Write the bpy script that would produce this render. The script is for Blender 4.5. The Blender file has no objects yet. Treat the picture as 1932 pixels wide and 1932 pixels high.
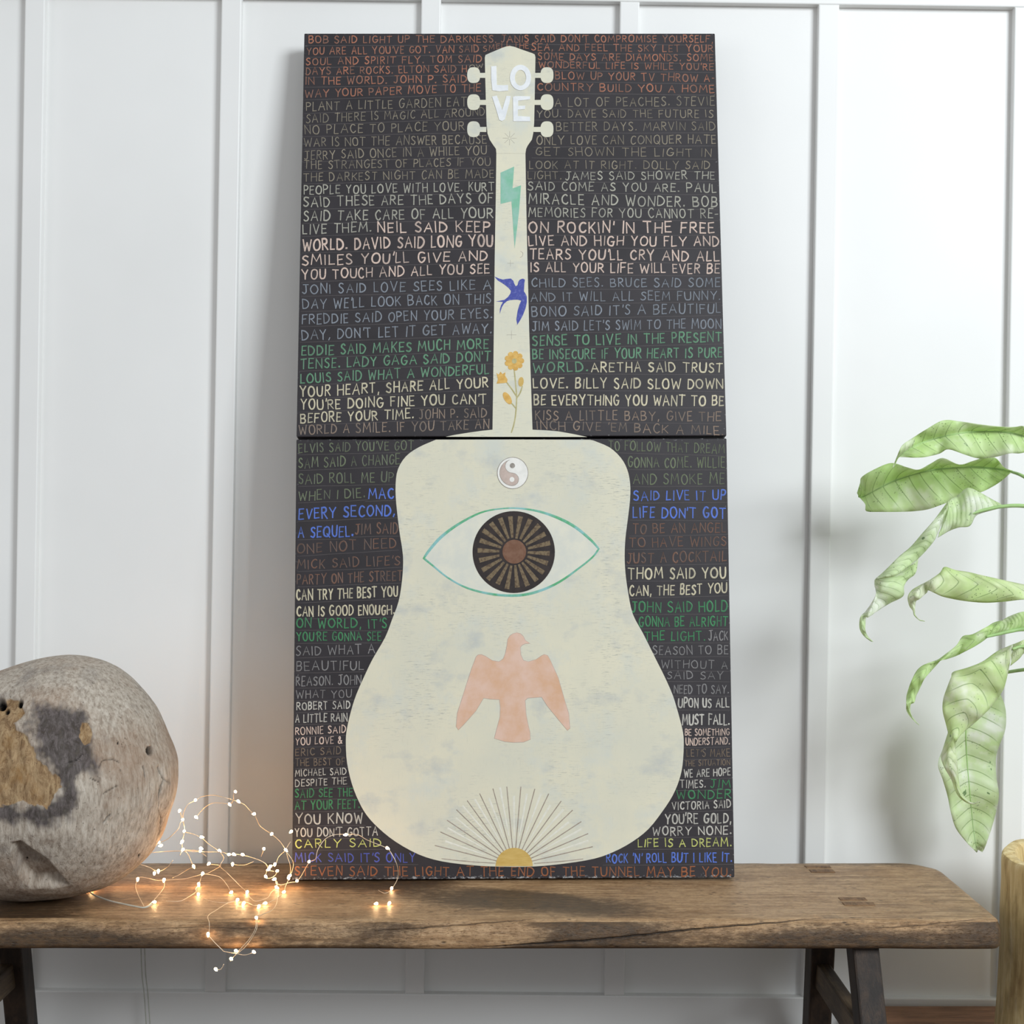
import bpy, bmesh, math, random
from mathutils import Vector, Matrix, noise

# ------------------------------------------------------------------ camera, light, exposure
SC = bpy.context.scene
COL = SC.collection
CZ = 1.114                    # eye height
F = 2736.0 / 1932.0           # focal length in frame widths
cam_d = bpy.data.cameras.new('camera')
cam_d.sensor_width = 36.0
cam_d.lens = 36.0 * F
cam_d.clip_start = 0.05
cam = bpy.data.objects.new('camera', cam_d)
COL.objects.link(cam)
cam.location = (0, 0, CZ)
cam.rotation_euler = (math.pi / 2, 0, 0)
SC.camera = cam

world = bpy.data.worlds.new('daylight')
SC.world = world
world.use_nodes = True
bg = world.node_tree.nodes['Background']
bg.inputs[0].default_value = (0.93, 0.97, 1.0, 1)
bg.inputs[1].default_value = 0.46


def area(name, loc, target, sx, sy, power, color):
    d = bpy.data.lights.new(name, 'AREA')
    d.shape = 'RECTANGLE'
    d.size, d.size_y, d.energy, d.color = sx, sy, power, color
    o = bpy.data.objects.new(name, d)
    COL.objects.link(o)
    o.location = loc
    o.rotation_euler = (Vector(target) - Vector(loc)).to_track_quat('-Z', 'Y').to_euler()
    return o


area('window_light_right', (2.9, -1.35, 2.95), (0.95, 2.7, 1.15), 1.7, 1.6, 202, (0.90, 0.96, 1.0))
area('window_light_left', (-2.9, 0.2, 1.9), (-0.2, 2.7, 1.1), 1.4, 1.7, 12, (0.99, 0.99, 1.0))
area('fill_light_behind', (0.4, -2.0, 2.7), (0, 2.7, 1.0), 2.4, 1.4, 8, (1.0, 0.98, 0.95))  # unseen fill lamp added behind the camera for frontal light

vs = SC.view_settings
vs.view_transform = 'Standard'
vs.look = 'None'
vs.gamma = 1.0
vs.use_curve_mapping = False
vs.exposure = 0.0

random.seed(7)


# ------------------------------------------------------------------ helpers
def lin(c):
    c = c / 255.0
    return c / 12.92 if c <= 0.04045 else ((c + 0.055) / 1.055) ** 2.4


def rgb(r, g, b, k=1.0):
    return (min(lin(r) * k, 1), min(lin(g) * k, 1), min(lin(b) * k, 1), 1.0)


def P(px, py, d):
    """a point at depth d (metres from the camera) seen in the given direction"""
    return Vector(((px - 966) / 2736.0 * d, d, CZ + (966 - py) / 2736.0 * d))


def crom(pts, sub=4, closed=False):
    pts = [Vector(p) for p in pts]
    n = len(pts)
    out = []
    rng = n if closed else n - 1
    for i in range(rng):
        p1, p2 = pts[i], pts[(i + 1) % n]
        p0 = pts[(i - 1) % n] if closed or i > 0 else p1 + (p1 - p2)
        p3 = pts[(i + 2) % n] if closed or i + 2 < n else p2 + (p2 - p1)
        for k in range(sub):
            t = k / sub
            out.append(0.5 * ((2 * p1) + (p2 - p0) * t + (2 * p0 - 5 * p1 + 4 * p2 - p3) * t * t
                              + (3 * p1 - p0 - 3 * p2 + p3) * t ** 3))
    if not closed:
        out.append(pts[-1])
    return out


def link(name, verts, faces, mat, parent=None, smooth=False, label=None):
    me = bpy.data.meshes.new(name)
    me.from_pydata([tuple(v) for v in verts], [], faces)
    me.update()
    if mat:
        me.materials.append(mat)
    if smooth:
        for p in me.polygons:
            p.use_smooth = True
    o = bpy.data.objects.new(name, me)
    COL.objects.link(o)
    if parent:
        o.parent = parent
    if label:
        o['label'] = label
    return o


def empty(name, loc, label, cat, rot=None, group=None):
    o = bpy.data.objects.new(name, None)
    COL.objects.link(o)
    o.location = loc
    if rot:
        o.rotation_euler = rot
    o.empty_display_size = 0.05
    o['label'] = label
    o['category'] = cat
    if group:
        o['group'] = group
    return o


def box_bm(bm, lo, hi, bev=0.0, seg=2):
    vs_ = [bm.verts.new((x, y, z)) for x in (lo[0], hi[0]) for y in (lo[1], hi[1]) for z in (lo[2], hi[2])]
    fs = [bm.faces.new([vs_[i] for i in q]) for q in
          ((0, 1, 3, 2), (4, 6, 7, 5), (0, 4, 5, 1), (2, 3, 7, 6), (0, 2, 6, 4), (1, 5, 7, 3))]
    bmesh.ops.recalc_face_normals(bm, faces=fs)
    if bev:
        es = list({e for f in fs for e in f.edges})
        bmesh.ops.bevel(bm, geom=es, offset=bev, segments=seg, affect='EDGES', profile=0.5)


def bm_obj(name, bm, mat, parent=None, smooth=False, label=None):
    me = bpy.data.meshes.new(name)
    bm.to_mesh(me)
    bm.free()
    if mat:
        me.materials.append(mat)
    if smooth:
        for p in me.polygons:
            p.use_smooth = True
    o = bpy.data.objects.new(name, me)
    COL.objects.link(o)
    if parent:
        o.parent = parent
    if label:
        o['label'] = label
    return o


def tube(verts, faces, pts, r, seg=6, taper=None):
    """sweep a round section along pts, appended to verts / faces"""
    pts = [Vector(p) for p in pts]
    base = len(verts)
    n = len(pts)
    up = Vector((0.13, 0.31, 0.94)).normalized()
    for i, p in enumerate(pts):
        t = (pts[min(i + 1, n - 1)] - pts[max(i - 1, 0)])
        t = t.normalized() if t.length > 1e-9 else Vector((1, 0, 0))
        a = t.cross(up)
        if a.length < 1e-3:
            a = t.cross(Vector((1, 0, 0)))
        a.normalize()
        b = a.cross(t).normalized()
        rr = r if taper is None else r * taper(i / (n - 1))
        for k in range(seg):
            th = 2 * math.pi * k / seg
            verts.append(p + a * math.cos(th) * rr + b * math.sin(th) * rr)
    for i in range(n - 1):
        for k in range(seg):
            k2 = (k + 1) % seg
            faces.append((base + i * seg + k, base + i * seg + k2, base + (i + 1) * seg + k2, base + (i + 1) * seg + k))
    faces.append(tuple(base + k for k in reversed(range(seg))))
    faces.append(tuple(base + (n - 1) * seg + k for k in range(seg)))


# ------------------------------------------------------------------ materials
class NT:
    def __init__(self, name, rough=0.6, spec=0.4):
        self.m = bpy.data.materials.new(name)
        self.m.use_nodes = True
        self.t = self.m.node_tree
        self.b = self.t.nodes['Principled BSDF']
        self.b.inputs['Roughness'].default_value = rough
        self.b.inputs['Specular IOR Level'].default_value = spec

    def n(self, kind, **kw):
        nd = self.t.nodes.new(kind)
        for k, v in kw.items():
            setattr(nd, k, v)
        return nd

    def l(self, a, b):
        self.t.links.new(a, b)

    def coord(self, scale=(1, 1, 1), kind='Object', loc=(0, 0, 0)):
        tc = self.n('ShaderNodeTexCoord')
        mp = self.n('ShaderNodeMapping')
        mp.inputs['Scale'].default_value = scale
        mp.inputs['Location'].default_value = loc
        self.l(tc.outputs[kind], mp.inputs['Vector'])
        return mp.outputs[0]

    def noise(self, vec, scale, detail=4, rough=0.55, dist=0.0):
        nd = self.n('ShaderNodeTexNoise')
        nd.inputs['Scale'].default_value = scale
        nd.inputs['Detail'].default_value = detail
        nd.inputs['Roughness'].default_value = rough
        nd.inputs['Distortion'].default_value = dist
        self.l(vec, nd.inputs['Vector'])
        return nd.outputs['Fac']

    def ramp(self, fac, stops):
        nd = self.n('ShaderNodeValToRGB')
        cr = nd.color_ramp
        while len(cr.elements) < len(stops):
            cr.elements.new(0.5)
        for e, (p, c) in zip(cr.elements, stops):
            e.position = p
            e.color = c if len(c) == 4 else (*c, 1)
        self.l(fac, nd.inputs[0])
        return nd.outputs[0]

    def mask(self, fac, lo, hi):
        nd = self.n('ShaderNodeMapRange')
        nd.inputs['From Min'].default_value = lo
        nd.inputs['From Max'].default_value = hi
        self.l(fac, nd.inputs['Value'])
        return nd.outputs[0]

    def mix(self, fac, a, b, blend='MIX'):
        nd = self.n('ShaderNodeMix', data_type='RGBA', blend_type=blend)
        for i, v in ((0, fac), (6, a), (7, b)):
            if hasattr(v, 'is_linked'):
                self.l(v, nd.inputs[i])
            else:
                nd.inputs[i].default_value = v
        return nd.outputs[2]

    def math(self, op, a, b=0.0):
        nd = self.n('ShaderNodeMath', operation=op)
        for i, v in ((0, a), (1, b)):
            if hasattr(v, 'is_linked'):
                self.l(v, nd.inputs[i])
            else:
                nd.inputs[i].default_value = v
        return nd.outputs[0]

    def attr(self, name):
        nd = self.n('ShaderNodeAttribute', attribute_name=name)
        return nd

    def base(self, c):
        if hasattr(c, 'is_linked'):
            self.l(c, self.b.inputs['Base Color'])
        else:
            self.b.inputs['Base Color'].default_value = c

    def bump(self, h, strength=0.3, dist=0.002):
        nd = self.n('ShaderNodeBump')
        nd.inputs['Strength'].default_value = strength
        nd.inputs['Distance'].default_value = dist
        self.l(h, nd.inputs['Height'])
        self.l(nd.outputs[0], self.b.inputs['Normal'])


def plain(name, c, rough=0.6, spec=0.4, metallic=0.0, vary=0.12, scale=60):
    t = NT(name, rough, spec)
    t.b.inputs['Metallic'].default_value = metallic
    nz = t.noise(t.coord(), scale, 3)
    t.base(t.mix(t.mask(nz, 0.3, 0.7), tuple(x * (1 - vary) for x in c[:3]) + (1,), tuple(min(1, x * (1 + vary)) for x in c[:3]) + (1,)))
    return t.m


def m_wall():
    t = NT('white_wall_paint', 0.42, 0.35)
    co = t.coord()
    t.base(t.mix(t.mask(t.noise(co, 3, 3), 0.3, 0.7), (0.83, 0.83, 0.815, 1), (0.87, 0.87, 0.855, 1)))
    t.bump(t.noise(co, 160, 3), 0.06, 0.001)
    return t.m


def m_floor():
    t = NT('brown_floor_boards', 0.4)
    co = t.coord((1, 1, 1))
    wv = t.n('ShaderNodeTexBrick')
    wv.inputs['Scale'].default_value = 1.0
    wv.inputs['Brick Width'].default_value = 1.6
    wv.inputs['Row Height'].default_value = 0.12
    wv.inputs['Mortar Size'].default_value = 0.003
    wv.inputs['Color1'].default_value = rgb(84, 60, 44)
    wv.inputs['Color2'].default_value = rgb(72, 52, 38)
    wv.inputs['Mortar'].default_value = rgb(40, 28, 20)
    t.l(co, wv.inputs['Vector'])
    gr = t.noise(t.coord((3, 40, 1)), 6, 5)
    t.base(t.mix(t.mask(gr, 0.35, 0.75), wv.outputs[0], rgb(70, 45, 30)))
    return t.m


def m_wood(name, light, mid, dark, rough=0.45, stretch=(2.2, 30, 30), blotch=7.0, amount=0.75, bump=0.5, crack=False, fine=1.0):
    t = NT(name, rough, 0.45)
    wob = t.noise(t.coord((1, 1, 1)), 5.0, 2)
    g = t.coord(stretch)
    grain = t.noise(g, 3.0, 9, 0.68, 0.5)
    fineg = t.noise(t.coord(tuple(s * 5 for s in stretch)), 4.0 * fine, 5, 0.75)
    c = t.ramp(grain, [(0.3, dark), (0.47, mid), (0.66, light)])
    bl = t.noise(t.coord((1, 2.2, 2.2)), blotch, 6, 0.62)
    c = t.mix(t.mask(bl, 0.5, 0.75), c, t.mix(0.6, mid, dark))
    bl2 = t.noise(t.coord((1, 2.0, 2.0), loc=(5, 2, 8)), blotch * 0.6, 5, 0.6)
    c = t.mix(t.math('MULTIPLY', t.mask(bl2, 0.48, 0.7), 0.55), c, light)
    c = t.mix(t.math('MULTIPLY', t.mask(fineg, 0.52, 0.68), amount), c, dark)
    c = t.mix(t.math('MULTIPLY', t.mask(fineg, 0.44, 0.3), amount * 0.45), c, light)
    h = t.math('ADD', grain, t.math('MULTIPLY', fineg, 0.7))
    if crack:
        mo = t.noise(t.coord((1, 1.6, 1.6)), 38, 9, 0.8)
        c = t.mix(t.math('MULTIPLY', t.mask(mo, 0.5, 0.66), 0.6), c, light)
        c = t.mix(t.math('MULTIPLY', t.mask(mo, 0.48, 0.34), 0.7), c, t.mix(0.55, mid, dark))
        mo2 = t.noise(t.coord((1, 1.6, 1.6), loc=(3, 7, 1)), 11, 6, 0.7)
        c = t.mix(t.math('MULTIPLY', t.mask(mo2, 0.52, 0.68), 0.4), c, rgb(136, 108, 84))
        vo = t.n('ShaderNodeTexVoronoi')
        vo.inputs['Scale'].default_value = 1.0
        t.l(t.coord((55, 120, 120)), vo.inputs['Vector'])
        pit = t.math('MULTIPLY', t.mask(vo.outputs['Distance'], 0.3, 0.12), t.mask(t.noise(t.coord(loc=(1, 1, 6)), 21, 3), 0.52, 0.62))
        c = t.mix(t.math('MULTIPLY', pit, 0.8), c, rgb(58, 42, 30))
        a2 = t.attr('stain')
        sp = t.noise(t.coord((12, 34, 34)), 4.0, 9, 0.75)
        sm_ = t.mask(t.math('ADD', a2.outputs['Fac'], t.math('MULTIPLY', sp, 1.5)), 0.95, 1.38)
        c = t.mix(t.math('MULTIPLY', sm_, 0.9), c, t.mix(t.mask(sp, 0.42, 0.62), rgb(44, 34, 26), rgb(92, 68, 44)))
        pore = t.noise(t.coord((30, 240, 240)), 4.0, 3, 0.6)
        pm = t.math('MULTIPLY', t.mask(pore, 0.57, 0.68), 0.75)
        c = t.mix(pm, c, rgb(74, 52, 34))
        scr = t.noise(t.coord((170, 60, 60)), 2.2, 4, 0.7)
        c = t.mix(t.math('MULTIPLY', t.mask(scr, 0.62, 0.72), 0.55), c, rgb(84, 62, 42))
        a = t.attr('crack')
        c = t.mix(a.outputs['Fac'], c, rgb(30, 20, 12))
        h = t.math('SUBTRACT', t.math('ADD', h, mo), t.math('ADD', pm, pit))
    t.base(c)
    t.bump(h, bump, 0.002)
    return t.m


def m_panel(name, foot):
    t = NT(name, 0.5, 0.35)
    weave = t.noise(t.coord((300, 300, 1200)), 1.0, 2)
    co = t.coord()
    cl = t.noise(co, 9, 5, 0.6)
    c = t.mix(t.mask(cl, 0.3, 0.7), rgb(41, 38, 41), rgb(54, 50, 54))
    scr = t.noise(t.coord((26, 26, 150)), 3.0, 6, 0.75)
    c = t.mix(t.math('MULTIPLY', t.mask(scr, 0.64, 0.76), 0.55), c, rgb(112, 108, 108))
    # rubbed white edges along the foot and the sides of each board
    tc = t.n('ShaderNodeTexCoord')
    sep = t.n('ShaderNodeSeparateXYZ')
    t.l(tc.outputs['Object'], sep.inputs[0])
    ex = t.mask(t.math('ABSOLUTE', sep.outputs[0]), 0.362, 0.381)
    ez = t.mask(sep.outputs[2], 0.012, 0.0)
    ez2 = t.mask(sep.outputs[2], 0.75, 0.764)
    ed = t.math('MAXIMUM', t.math('MULTIPLY', ex, 0.5), t.math('MAXIMUM', t.math('MULTIPLY', ez, foot), t.math('MULTIPLY', ez2, 0.6)))
    wn = t.noise(t.coord((60, 60, 90)), 2.2, 5, 0.7)
    w = t.mask(t.math('ADD', wn, t.math('MULTIPLY', ed, 0.3)), 0.74, 0.88)
    c = t.mix(w, c, rgb(176, 178, 180))
    t.base(c)
    t.bump(weave, 0.15, 0.0006)
    return t.m


def m_cream():
    t = NT('cream_guitar_paint', 0.6, 0.25)
    co = t.coord()
    big = t.noise(co, 7, 6, 0.6)
    c = t.mix(t.mask(big, 0.35, 0.65), rgb(212, 210, 192), rgb(222, 217, 194))
    mid = t.noise(t.coord((1, 1, 1), loc=(3, 1, 2)), 11, 5, 0.65)
    c = t.mix(t.math('MULTIPLY', t.mask(mid, 0.5, 0.68), 0.75), c, rgb(204, 208, 200))
    blue = t.noise(t.coord((1, 1, 1.4), loc=(7, 4, 9)), 13, 5, 0.6)
    c = t.mix(t.math('MULTIPLY', t.mask(blue, 0.54, 0.72), 0.6), c, rgb(176, 182, 184))
    linen = t.noise(t.coord((40, 40, 420)), 1.3, 4, 0.7)
    where = t.mask(t.noise(t.coord(loc=(1, 8, 3)), 8, 4), 0.46, 0.66)
    c = t.mix(t.math('MULTIPLY', t.math('MULTIPLY', t.mask(linen, 0.55, 0.68), where), 0.8), c, rgb(128, 134, 136))
    ln2 = t.noise(t.coord((420, 40, 40)), 1.1, 3, 0.7)
    c = t.mix(t.math('MULTIPLY', t.mask(ln2, 0.6, 0.75), 0.22), c, rgb(160, 160, 148))
    t.base(c)
    t.bump(linen, 0.12, 0.0006)
    return t.m


def m_paint(name, c, c2=None, scale=90, rough=0.6, lo=0.4, hi=0.62, stretch=(1, 1, 1)):
    t = NT(name, rough, 0.25)
    nz = t.noise(t.coord(stretch), scale, 4, 0.65)
    t.base(t.mix(t.mask(nz, lo, hi), c, c2 or tuple(x * 0.8 for x in c[:3]) + (1,)))
    return t.m


def m_lettering():
    t = NT('hand_lettered_paint', 0.5, 0.3)
    a = t.attr('ink')
    nz = t.noise(t.coord(), 420, 3, 0.6)
    t.base(t.mix(t.math('MULTIPLY', t.mask(nz, 0.5, 0.72), 0.38), a.outputs['Color'], rgb(60, 56, 58)))
    return t.m


def m_ball():
    t = NT('weathered_driftwood', 0.75, 0.2)
    co = t.coord()
    fib = t.noise(t.coord((24, 20, 5)), 7, 9, 0.72, 0.35)
    c = t.ramp(fib, [(0.25, rgb(96, 84, 74)), (0.4, rgb(158, 145, 131)), (0.56, rgb(194, 183, 169)), (0.78, rgb(220, 212, 202))])
    cl = t.noise(co, 9, 5, 0.6)
    c = t.mix(t.math('MULTIPLY', t.mask(cl, 0.46, 0.7), 0.6), c, rgb(150, 120, 96))
    cl2 = t.noise(t.coord(loc=(4, 2, 7)), 14, 6, 0.65)
    c = t.mix(t.math('MULTIPLY', t.mask(cl2, 0.55, 0.72), 0.55), c, rgb(126, 120, 116))
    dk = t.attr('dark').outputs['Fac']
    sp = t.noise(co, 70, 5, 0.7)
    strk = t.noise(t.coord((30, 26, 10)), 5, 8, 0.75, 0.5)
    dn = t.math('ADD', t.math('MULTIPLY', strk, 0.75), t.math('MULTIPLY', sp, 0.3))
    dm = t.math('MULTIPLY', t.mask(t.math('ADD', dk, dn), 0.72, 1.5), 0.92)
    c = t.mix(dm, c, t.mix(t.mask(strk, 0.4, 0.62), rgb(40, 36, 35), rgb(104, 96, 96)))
    br = t.attr('bare').outputs['Fac']
    gr = t.noise(t.coord((26, 22, 8)), 4, 9, 0.75, 0.8)
    bc = t.ramp(gr, [(0.27, rgb(58, 44, 32)), (0.42, rgb(136, 108, 78)), (0.56, rgb(178, 150, 114)), (0.8, rgb(206, 184, 146))])
    bb = t.noise(co, 24, 5, 0.65)
    bc = t.mix(t.math('MULTIPLY', t.mask(bb, 0.5, 0.66), 0.7), bc, rgb(150, 112, 66))
    c = t.mix(t.mask(t.math('ADD', br, t.math('MULTIPLY', strk, 0.5)), 0.55, 0.95), c, bc)
    hl = t.attr('hole').outputs['Fac']
    c = t.mix(hl, c, rgb(9, 6, 5))
    sp2 = t.noise(co, 210, 2)
    c = t.mix(t.math('MULTIPLY', t.mask(sp2, 0.66, 0.74), 0.6), c, rgb(70, 58, 48))
    t.base(c)
    t.bump(t.math('ADD', fib, t.math('ADD', t.math('MULTIPLY', sp, 0.35), t.math('MULTIPLY', t.math('MULTIPLY', gr, br), 1.6))), 0.55, 0.005)
    return t.m


def m_log():
    t = NT('peeled_log', 0.6, 0.3)
    g = t.noise(t.coord((26, 26, 3)), 3, 7, 0.65, 0.5)
    c = t.ramp(g, [(0.28, rgb(168, 138, 88)), (0.5, rgb(220, 194, 138)), (0.7, rgb(240, 222, 176))])
    b = t.noise(t.coord((7, 7, 4)), 2, 5, 0.6)
    c = t.mix(t.math('MULTIPLY', t.mask(b, 0.54, 0.7), 0.6), c, rgb(130, 100, 64))
    t.base(c)
    t.bump(g, 0.4, 0.003)
    return t.m


def m_leaf(name, a, b, pale, veins=15.0):
    t = NT(name, 0.42, 0.35)
    uv = t.n('ShaderNodeUVMap', uv_map='leaf_uv')
    sep = t.n('ShaderNodeSeparateXYZ')
    t.l(uv.outputs[0], sep.inputs[0])
    u = t.math('ABSOLUTE', t.math('SUBTRACT', t.math('MULTIPLY', sep.outputs[0], 2.0), 1.0))
    v = sep.outputs[1]
    ph = t.math('FRACT', t.math('SUBTRACT', t.math('MULTIPLY', v, veins), t.math('MULTIPLY', t.math('POWER', u, 1.4), 1.3)))
    d = t.math('ABSOLUTE', t.math('SUBTRACT', ph, 0.5))
    vein = t.mask(d, 0.055, 0.0)
    vein = t.math('MULTIPLY', vein, t.mask(u, 1.0, 0.6))
    co = t.coord()
    big = t.noise(co, 22, 5, 0.6)
    c = t.mix(t.mask(big, 0.38, 0.62), a, b)
    pl = t.noise(t.coord(loc=(5, 3, 1)), 16, 4, 0.6)
    c = t.mix(t.mask(pl, 0.5, 0.64), c, pale)
    band = t.math('MULTIPLY', t.math('SINE', t.math('MULTIPLY', ph, 6.28)), 0.5)
    c = t.mix(t.math('MULTIPLY', t.mask(band, -0.1, 0.5), 0.26), c, tuple(x * 0.8 for x in a[:3]) + (1,))
    c = t.mix(t.math('MULTIPLY', vein, 0.75), c, rgb(150, 178, 112))
    vo = t.n('ShaderNodeTexVoronoi')
    vo.inputs['Scale'].default_value = 190
    t.l(co, vo.inputs['Vector'])
    spk = t.math('MULTIPLY', t.mask(vo.outputs['Distance'], 0.24, 0.12), t.mask(t.noise(co, 30, 3), 0.48, 0.6))
    c = t.mix(t.math('MULTIPLY', spk, 0.7), c, rgb(104, 128, 66))
    vo2 = t.n('ShaderNodeTexVoronoi')
    vo2.inputs['Scale'].default_value = 34
    dis = t.n('ShaderNodeTexNoise')
    dis.inputs['Scale'].default_value = 60
    t.l(co, dis.inputs['Vector'])
    t.l(t.mix(0.035, co, dis.outputs['Color'], 'ADD'), vo2.inputs['Vector'])
    bg_ = t.math('MULTIPLY', t.mask(vo2.outputs['Distance'], 0.15, 0.12), t.mask(t.noise(t.coord(loc=(9, 9, 1)), 20, 2), 0.56, 0.6))
    c = t.mix(t.math('MULTIPLY', bg_, 0.8), c, rgb(112, 150, 92))
    t.base(c)
    t.bump(t.math('ADD', t.math('MULTIPLY', band, 0.5), t.math('MULTIPLY', vein, -0.5)), 0.35, 0.004)
    tr = t.n('ShaderNodeBsdfTranslucent')
    t.l(c, tr.inputs['Color'])
    mx = t.n('ShaderNodeMixShader')
    mx.inputs[0].default_value = 0.46
    out = t.t.nodes['Material Output']
    t.l(t.b.outputs[0], mx.inputs[1])
    t.l(tr.outputs[0], mx.inputs[2])
    t.l(mx.outputs[0], out.inputs['Surface'])
    return t.m


def m_glow(name, c, strength):
    m = bpy.data.materials.new(name)
    m.use_nodes = True
    b = m.node_tree.nodes['Principled BSDF']
    b.inputs['Base Color'].default_value = (1, 0.9, 0.75, 1)
    b.inputs['Emission Color'].default_value = c
    b.inputs['Emission Strength'].default_value = strength
    return m


M = dict(
    wall=m_wall(), floor=m_floor(), panel=m_panel('charcoal_painted_panel', 0.45), panelfoot=m_panel('charcoal_panel_scuffed_foot', 1.0), cream=m_cream(), ink=m_lettering(), ball=m_ball(), log=m_log(),
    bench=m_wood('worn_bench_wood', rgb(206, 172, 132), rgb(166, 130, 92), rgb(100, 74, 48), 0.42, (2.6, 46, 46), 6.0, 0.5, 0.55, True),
    leg=m_wood('dark_leg_wood', rgb(66, 50, 37), rgb(40, 31, 25), rgb(20, 16, 13), 0.6, (26, 26, 2.2), 8.0, 0.5, 0.5),
    rail=m_wood('brown_rail_wood', rgb(112, 92, 66), rgb(80, 64, 46), rgb(46, 36, 26), 0.6, (26, 2.2, 26), 8.0, 0.5, 0.5),
    tenon=m_wood('end_grain', rgb(150, 116, 82), rgb(116, 86, 58), rgb(70, 50, 32), 0.6, (40, 12, 40), 9.0, 0.6, 0.6),
    plank=m_wood('red_brown_wood', rgb(170, 124, 92), rgb(138, 98, 70), rgb(92, 64, 46), 0.5, (2.2, 26, 26), 8.0, 0.4, 0.3),
    rule=plain('grey_rule_line', rgb(84, 79, 80), 0.6),
    love=m_paint('white_raised_paint', rgb(233, 235, 236), rgb(222, 225, 228), 60),
    bolt=m_paint('sea_green_paint', rgb(128, 186, 158), rgb(152, 192, 178), 30),
    blue=m_paint('swallow_blue_paint', rgb(74, 82, 158), rgb(112, 118, 182), 160, lo=0.5, hi=0.72),
    gold=m_paint('gold_paint', rgb(205, 160, 82), rgb(222, 182, 104), 120),
    sun=m_paint('sun_gold_paint', rgb(196, 162, 88), rgb(208, 178, 108), 20, stretch=(1, 1, 5)),
    stem=m_paint('olive_stem_paint', rgb(172, 164, 116), rgb(190, 182, 138), 90),
    white=m_paint('white_paint', rgb(238, 236, 230), rgb(228, 226, 220), 60),
    mauve=m_paint('mauve_paint', rgb(200, 182, 172), rgb(186, 168, 158), 80),
    pencil=m_paint('grey_pencil', rgb(138, 130, 122), rgb(164, 158, 150), 200),
    ray=m_paint('taupe_ray_paint', rgb(150, 138, 124), rgb(170, 158, 146), 120),
    paleray=m_paint('pale_ray_paint', rgb(228, 226, 214), rgb(218, 216, 202), 90),
    eye=m_paint('green_crayon', rgb(96, 172, 124), rgb(140, 190, 190), 26, lo=0.42, hi=0.6),
    eyewhite=m_paint('pale_grey_wash', rgb(212, 213, 202), rgb(222, 220, 204), 30),
    iris=m_paint('black_brown_paint', rgb(46, 40, 40), rgb(58, 50, 48), 40),
    irisray=m_paint('bronze_ray_paint', rgb(124, 108, 84), rgb(92, 76, 60), 260, lo=0.46, hi=0.6),
    pupil=m_paint('brown_pupil_paint', rgb(116, 82, 64), rgb(128, 96, 78), 90),
    bird=m_paint('salmon_paint', rgb(222, 190, 172), rgb(214, 172, 140), 17, lo=0.4, hi=0.64),
    wire=plain('silver_wire', rgb(226, 208, 182), 0.35, 0.5, 0.35),
    lead=plain('clear_lead_wire', rgb(196, 198, 188), 0.3, 0.6),
    bulb=m_glow('warm_led', (1.0, 0.60, 0.28, 1), 44.0),
    leafA=m_leaf('leaf_light_green', rgb(216, 240, 170), rgb(230, 246, 198), rgb(242, 250, 224)),
    leafB=m_leaf('leaf_pale_green', rgb(228, 244, 198), rgb(240, 250, 220), rgb(250, 253, 242)),
    leafC=m_leaf('leaf_cream_green', rgb(222, 240, 178), rgb(236, 246, 204), rgb(247, 250, 232)),
    rib=plain('leaf_midrib', rgb(166, 200, 132), 0.45),
    stemgreen=plain('plant_stem', rgb(150, 186, 120), 0.5),
    soil=plain('potting_soil', rgb(70, 54, 42), 0.9, scale=120, vary=0.4),
)

# ------------------------------------------------------------------ setting
WY = 2.747        # face of the wall boards
BY = 2.729        # face of the battens


def structure(o):
    o['kind'] = 'structure'
    return o


bm = bmesh.new()
box_bm(bm, (-3.6, WY, 0), (3.6, WY + 0.1, 2.6))
structure(bm_obj('wall_back', bm, M['wall']))
bm = bmesh.new()
box_bm(bm, (-3.6, -3.0, -0.06), (3.6, WY + 0.1, 0))
structure(bm_obj('floor', bm, M['floor']))


def slab(name, quad, y0, y1, bev=0.0025):
    """a board standing on the wall: quad in (x, z), counter-clockwise"""
    bm = bmesh.new()
    a = [bm.verts.new((x, y0, z)) for x, z in quad]
    b = [bm.verts.new((x, y1, z)) for x, z in quad]
    fs = [bm.faces.new(a), bm.faces.new(b[::-1])]
    for i in range(4):
        j = (i + 1) % 4
        fs.append(bm.faces.new((a[j], a[i], b[i], b[j])))
    bmesh.ops.recalc_face_normals(bm, faces=fs)
    bmesh.ops.bevel(bm, geom=list(bm.faces[0].edges) if False else [e for e in bm.edges if abs(e.verts[0].co.y - y0) < 1e-6 and abs(e.verts[1].co.y - y0) < 1e-6],
                    offset=bev, segments=2, affect='EDGES', profile=0.5)
    return structure(bm_obj(name, bm, M['wall']))


def wx(px, py):
    p = P(px, py, BY)
    return p.x, p.z


def rail_z(x):
    return wx(966, -2)[1] + (wx(1915, 21)[1] - wx(400, 0)[1]) / (wx(1915, 0)[0] - wx(400, 0)[0]) * (x + 0.15)


def base_z(x):
    return wx(966, 1877)[1] + (wx(1870, 1881)[1] - wx(55, 1865)[1]) / (wx(1870, 0)[0] - wx(55, 0)[0]) * x


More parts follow.
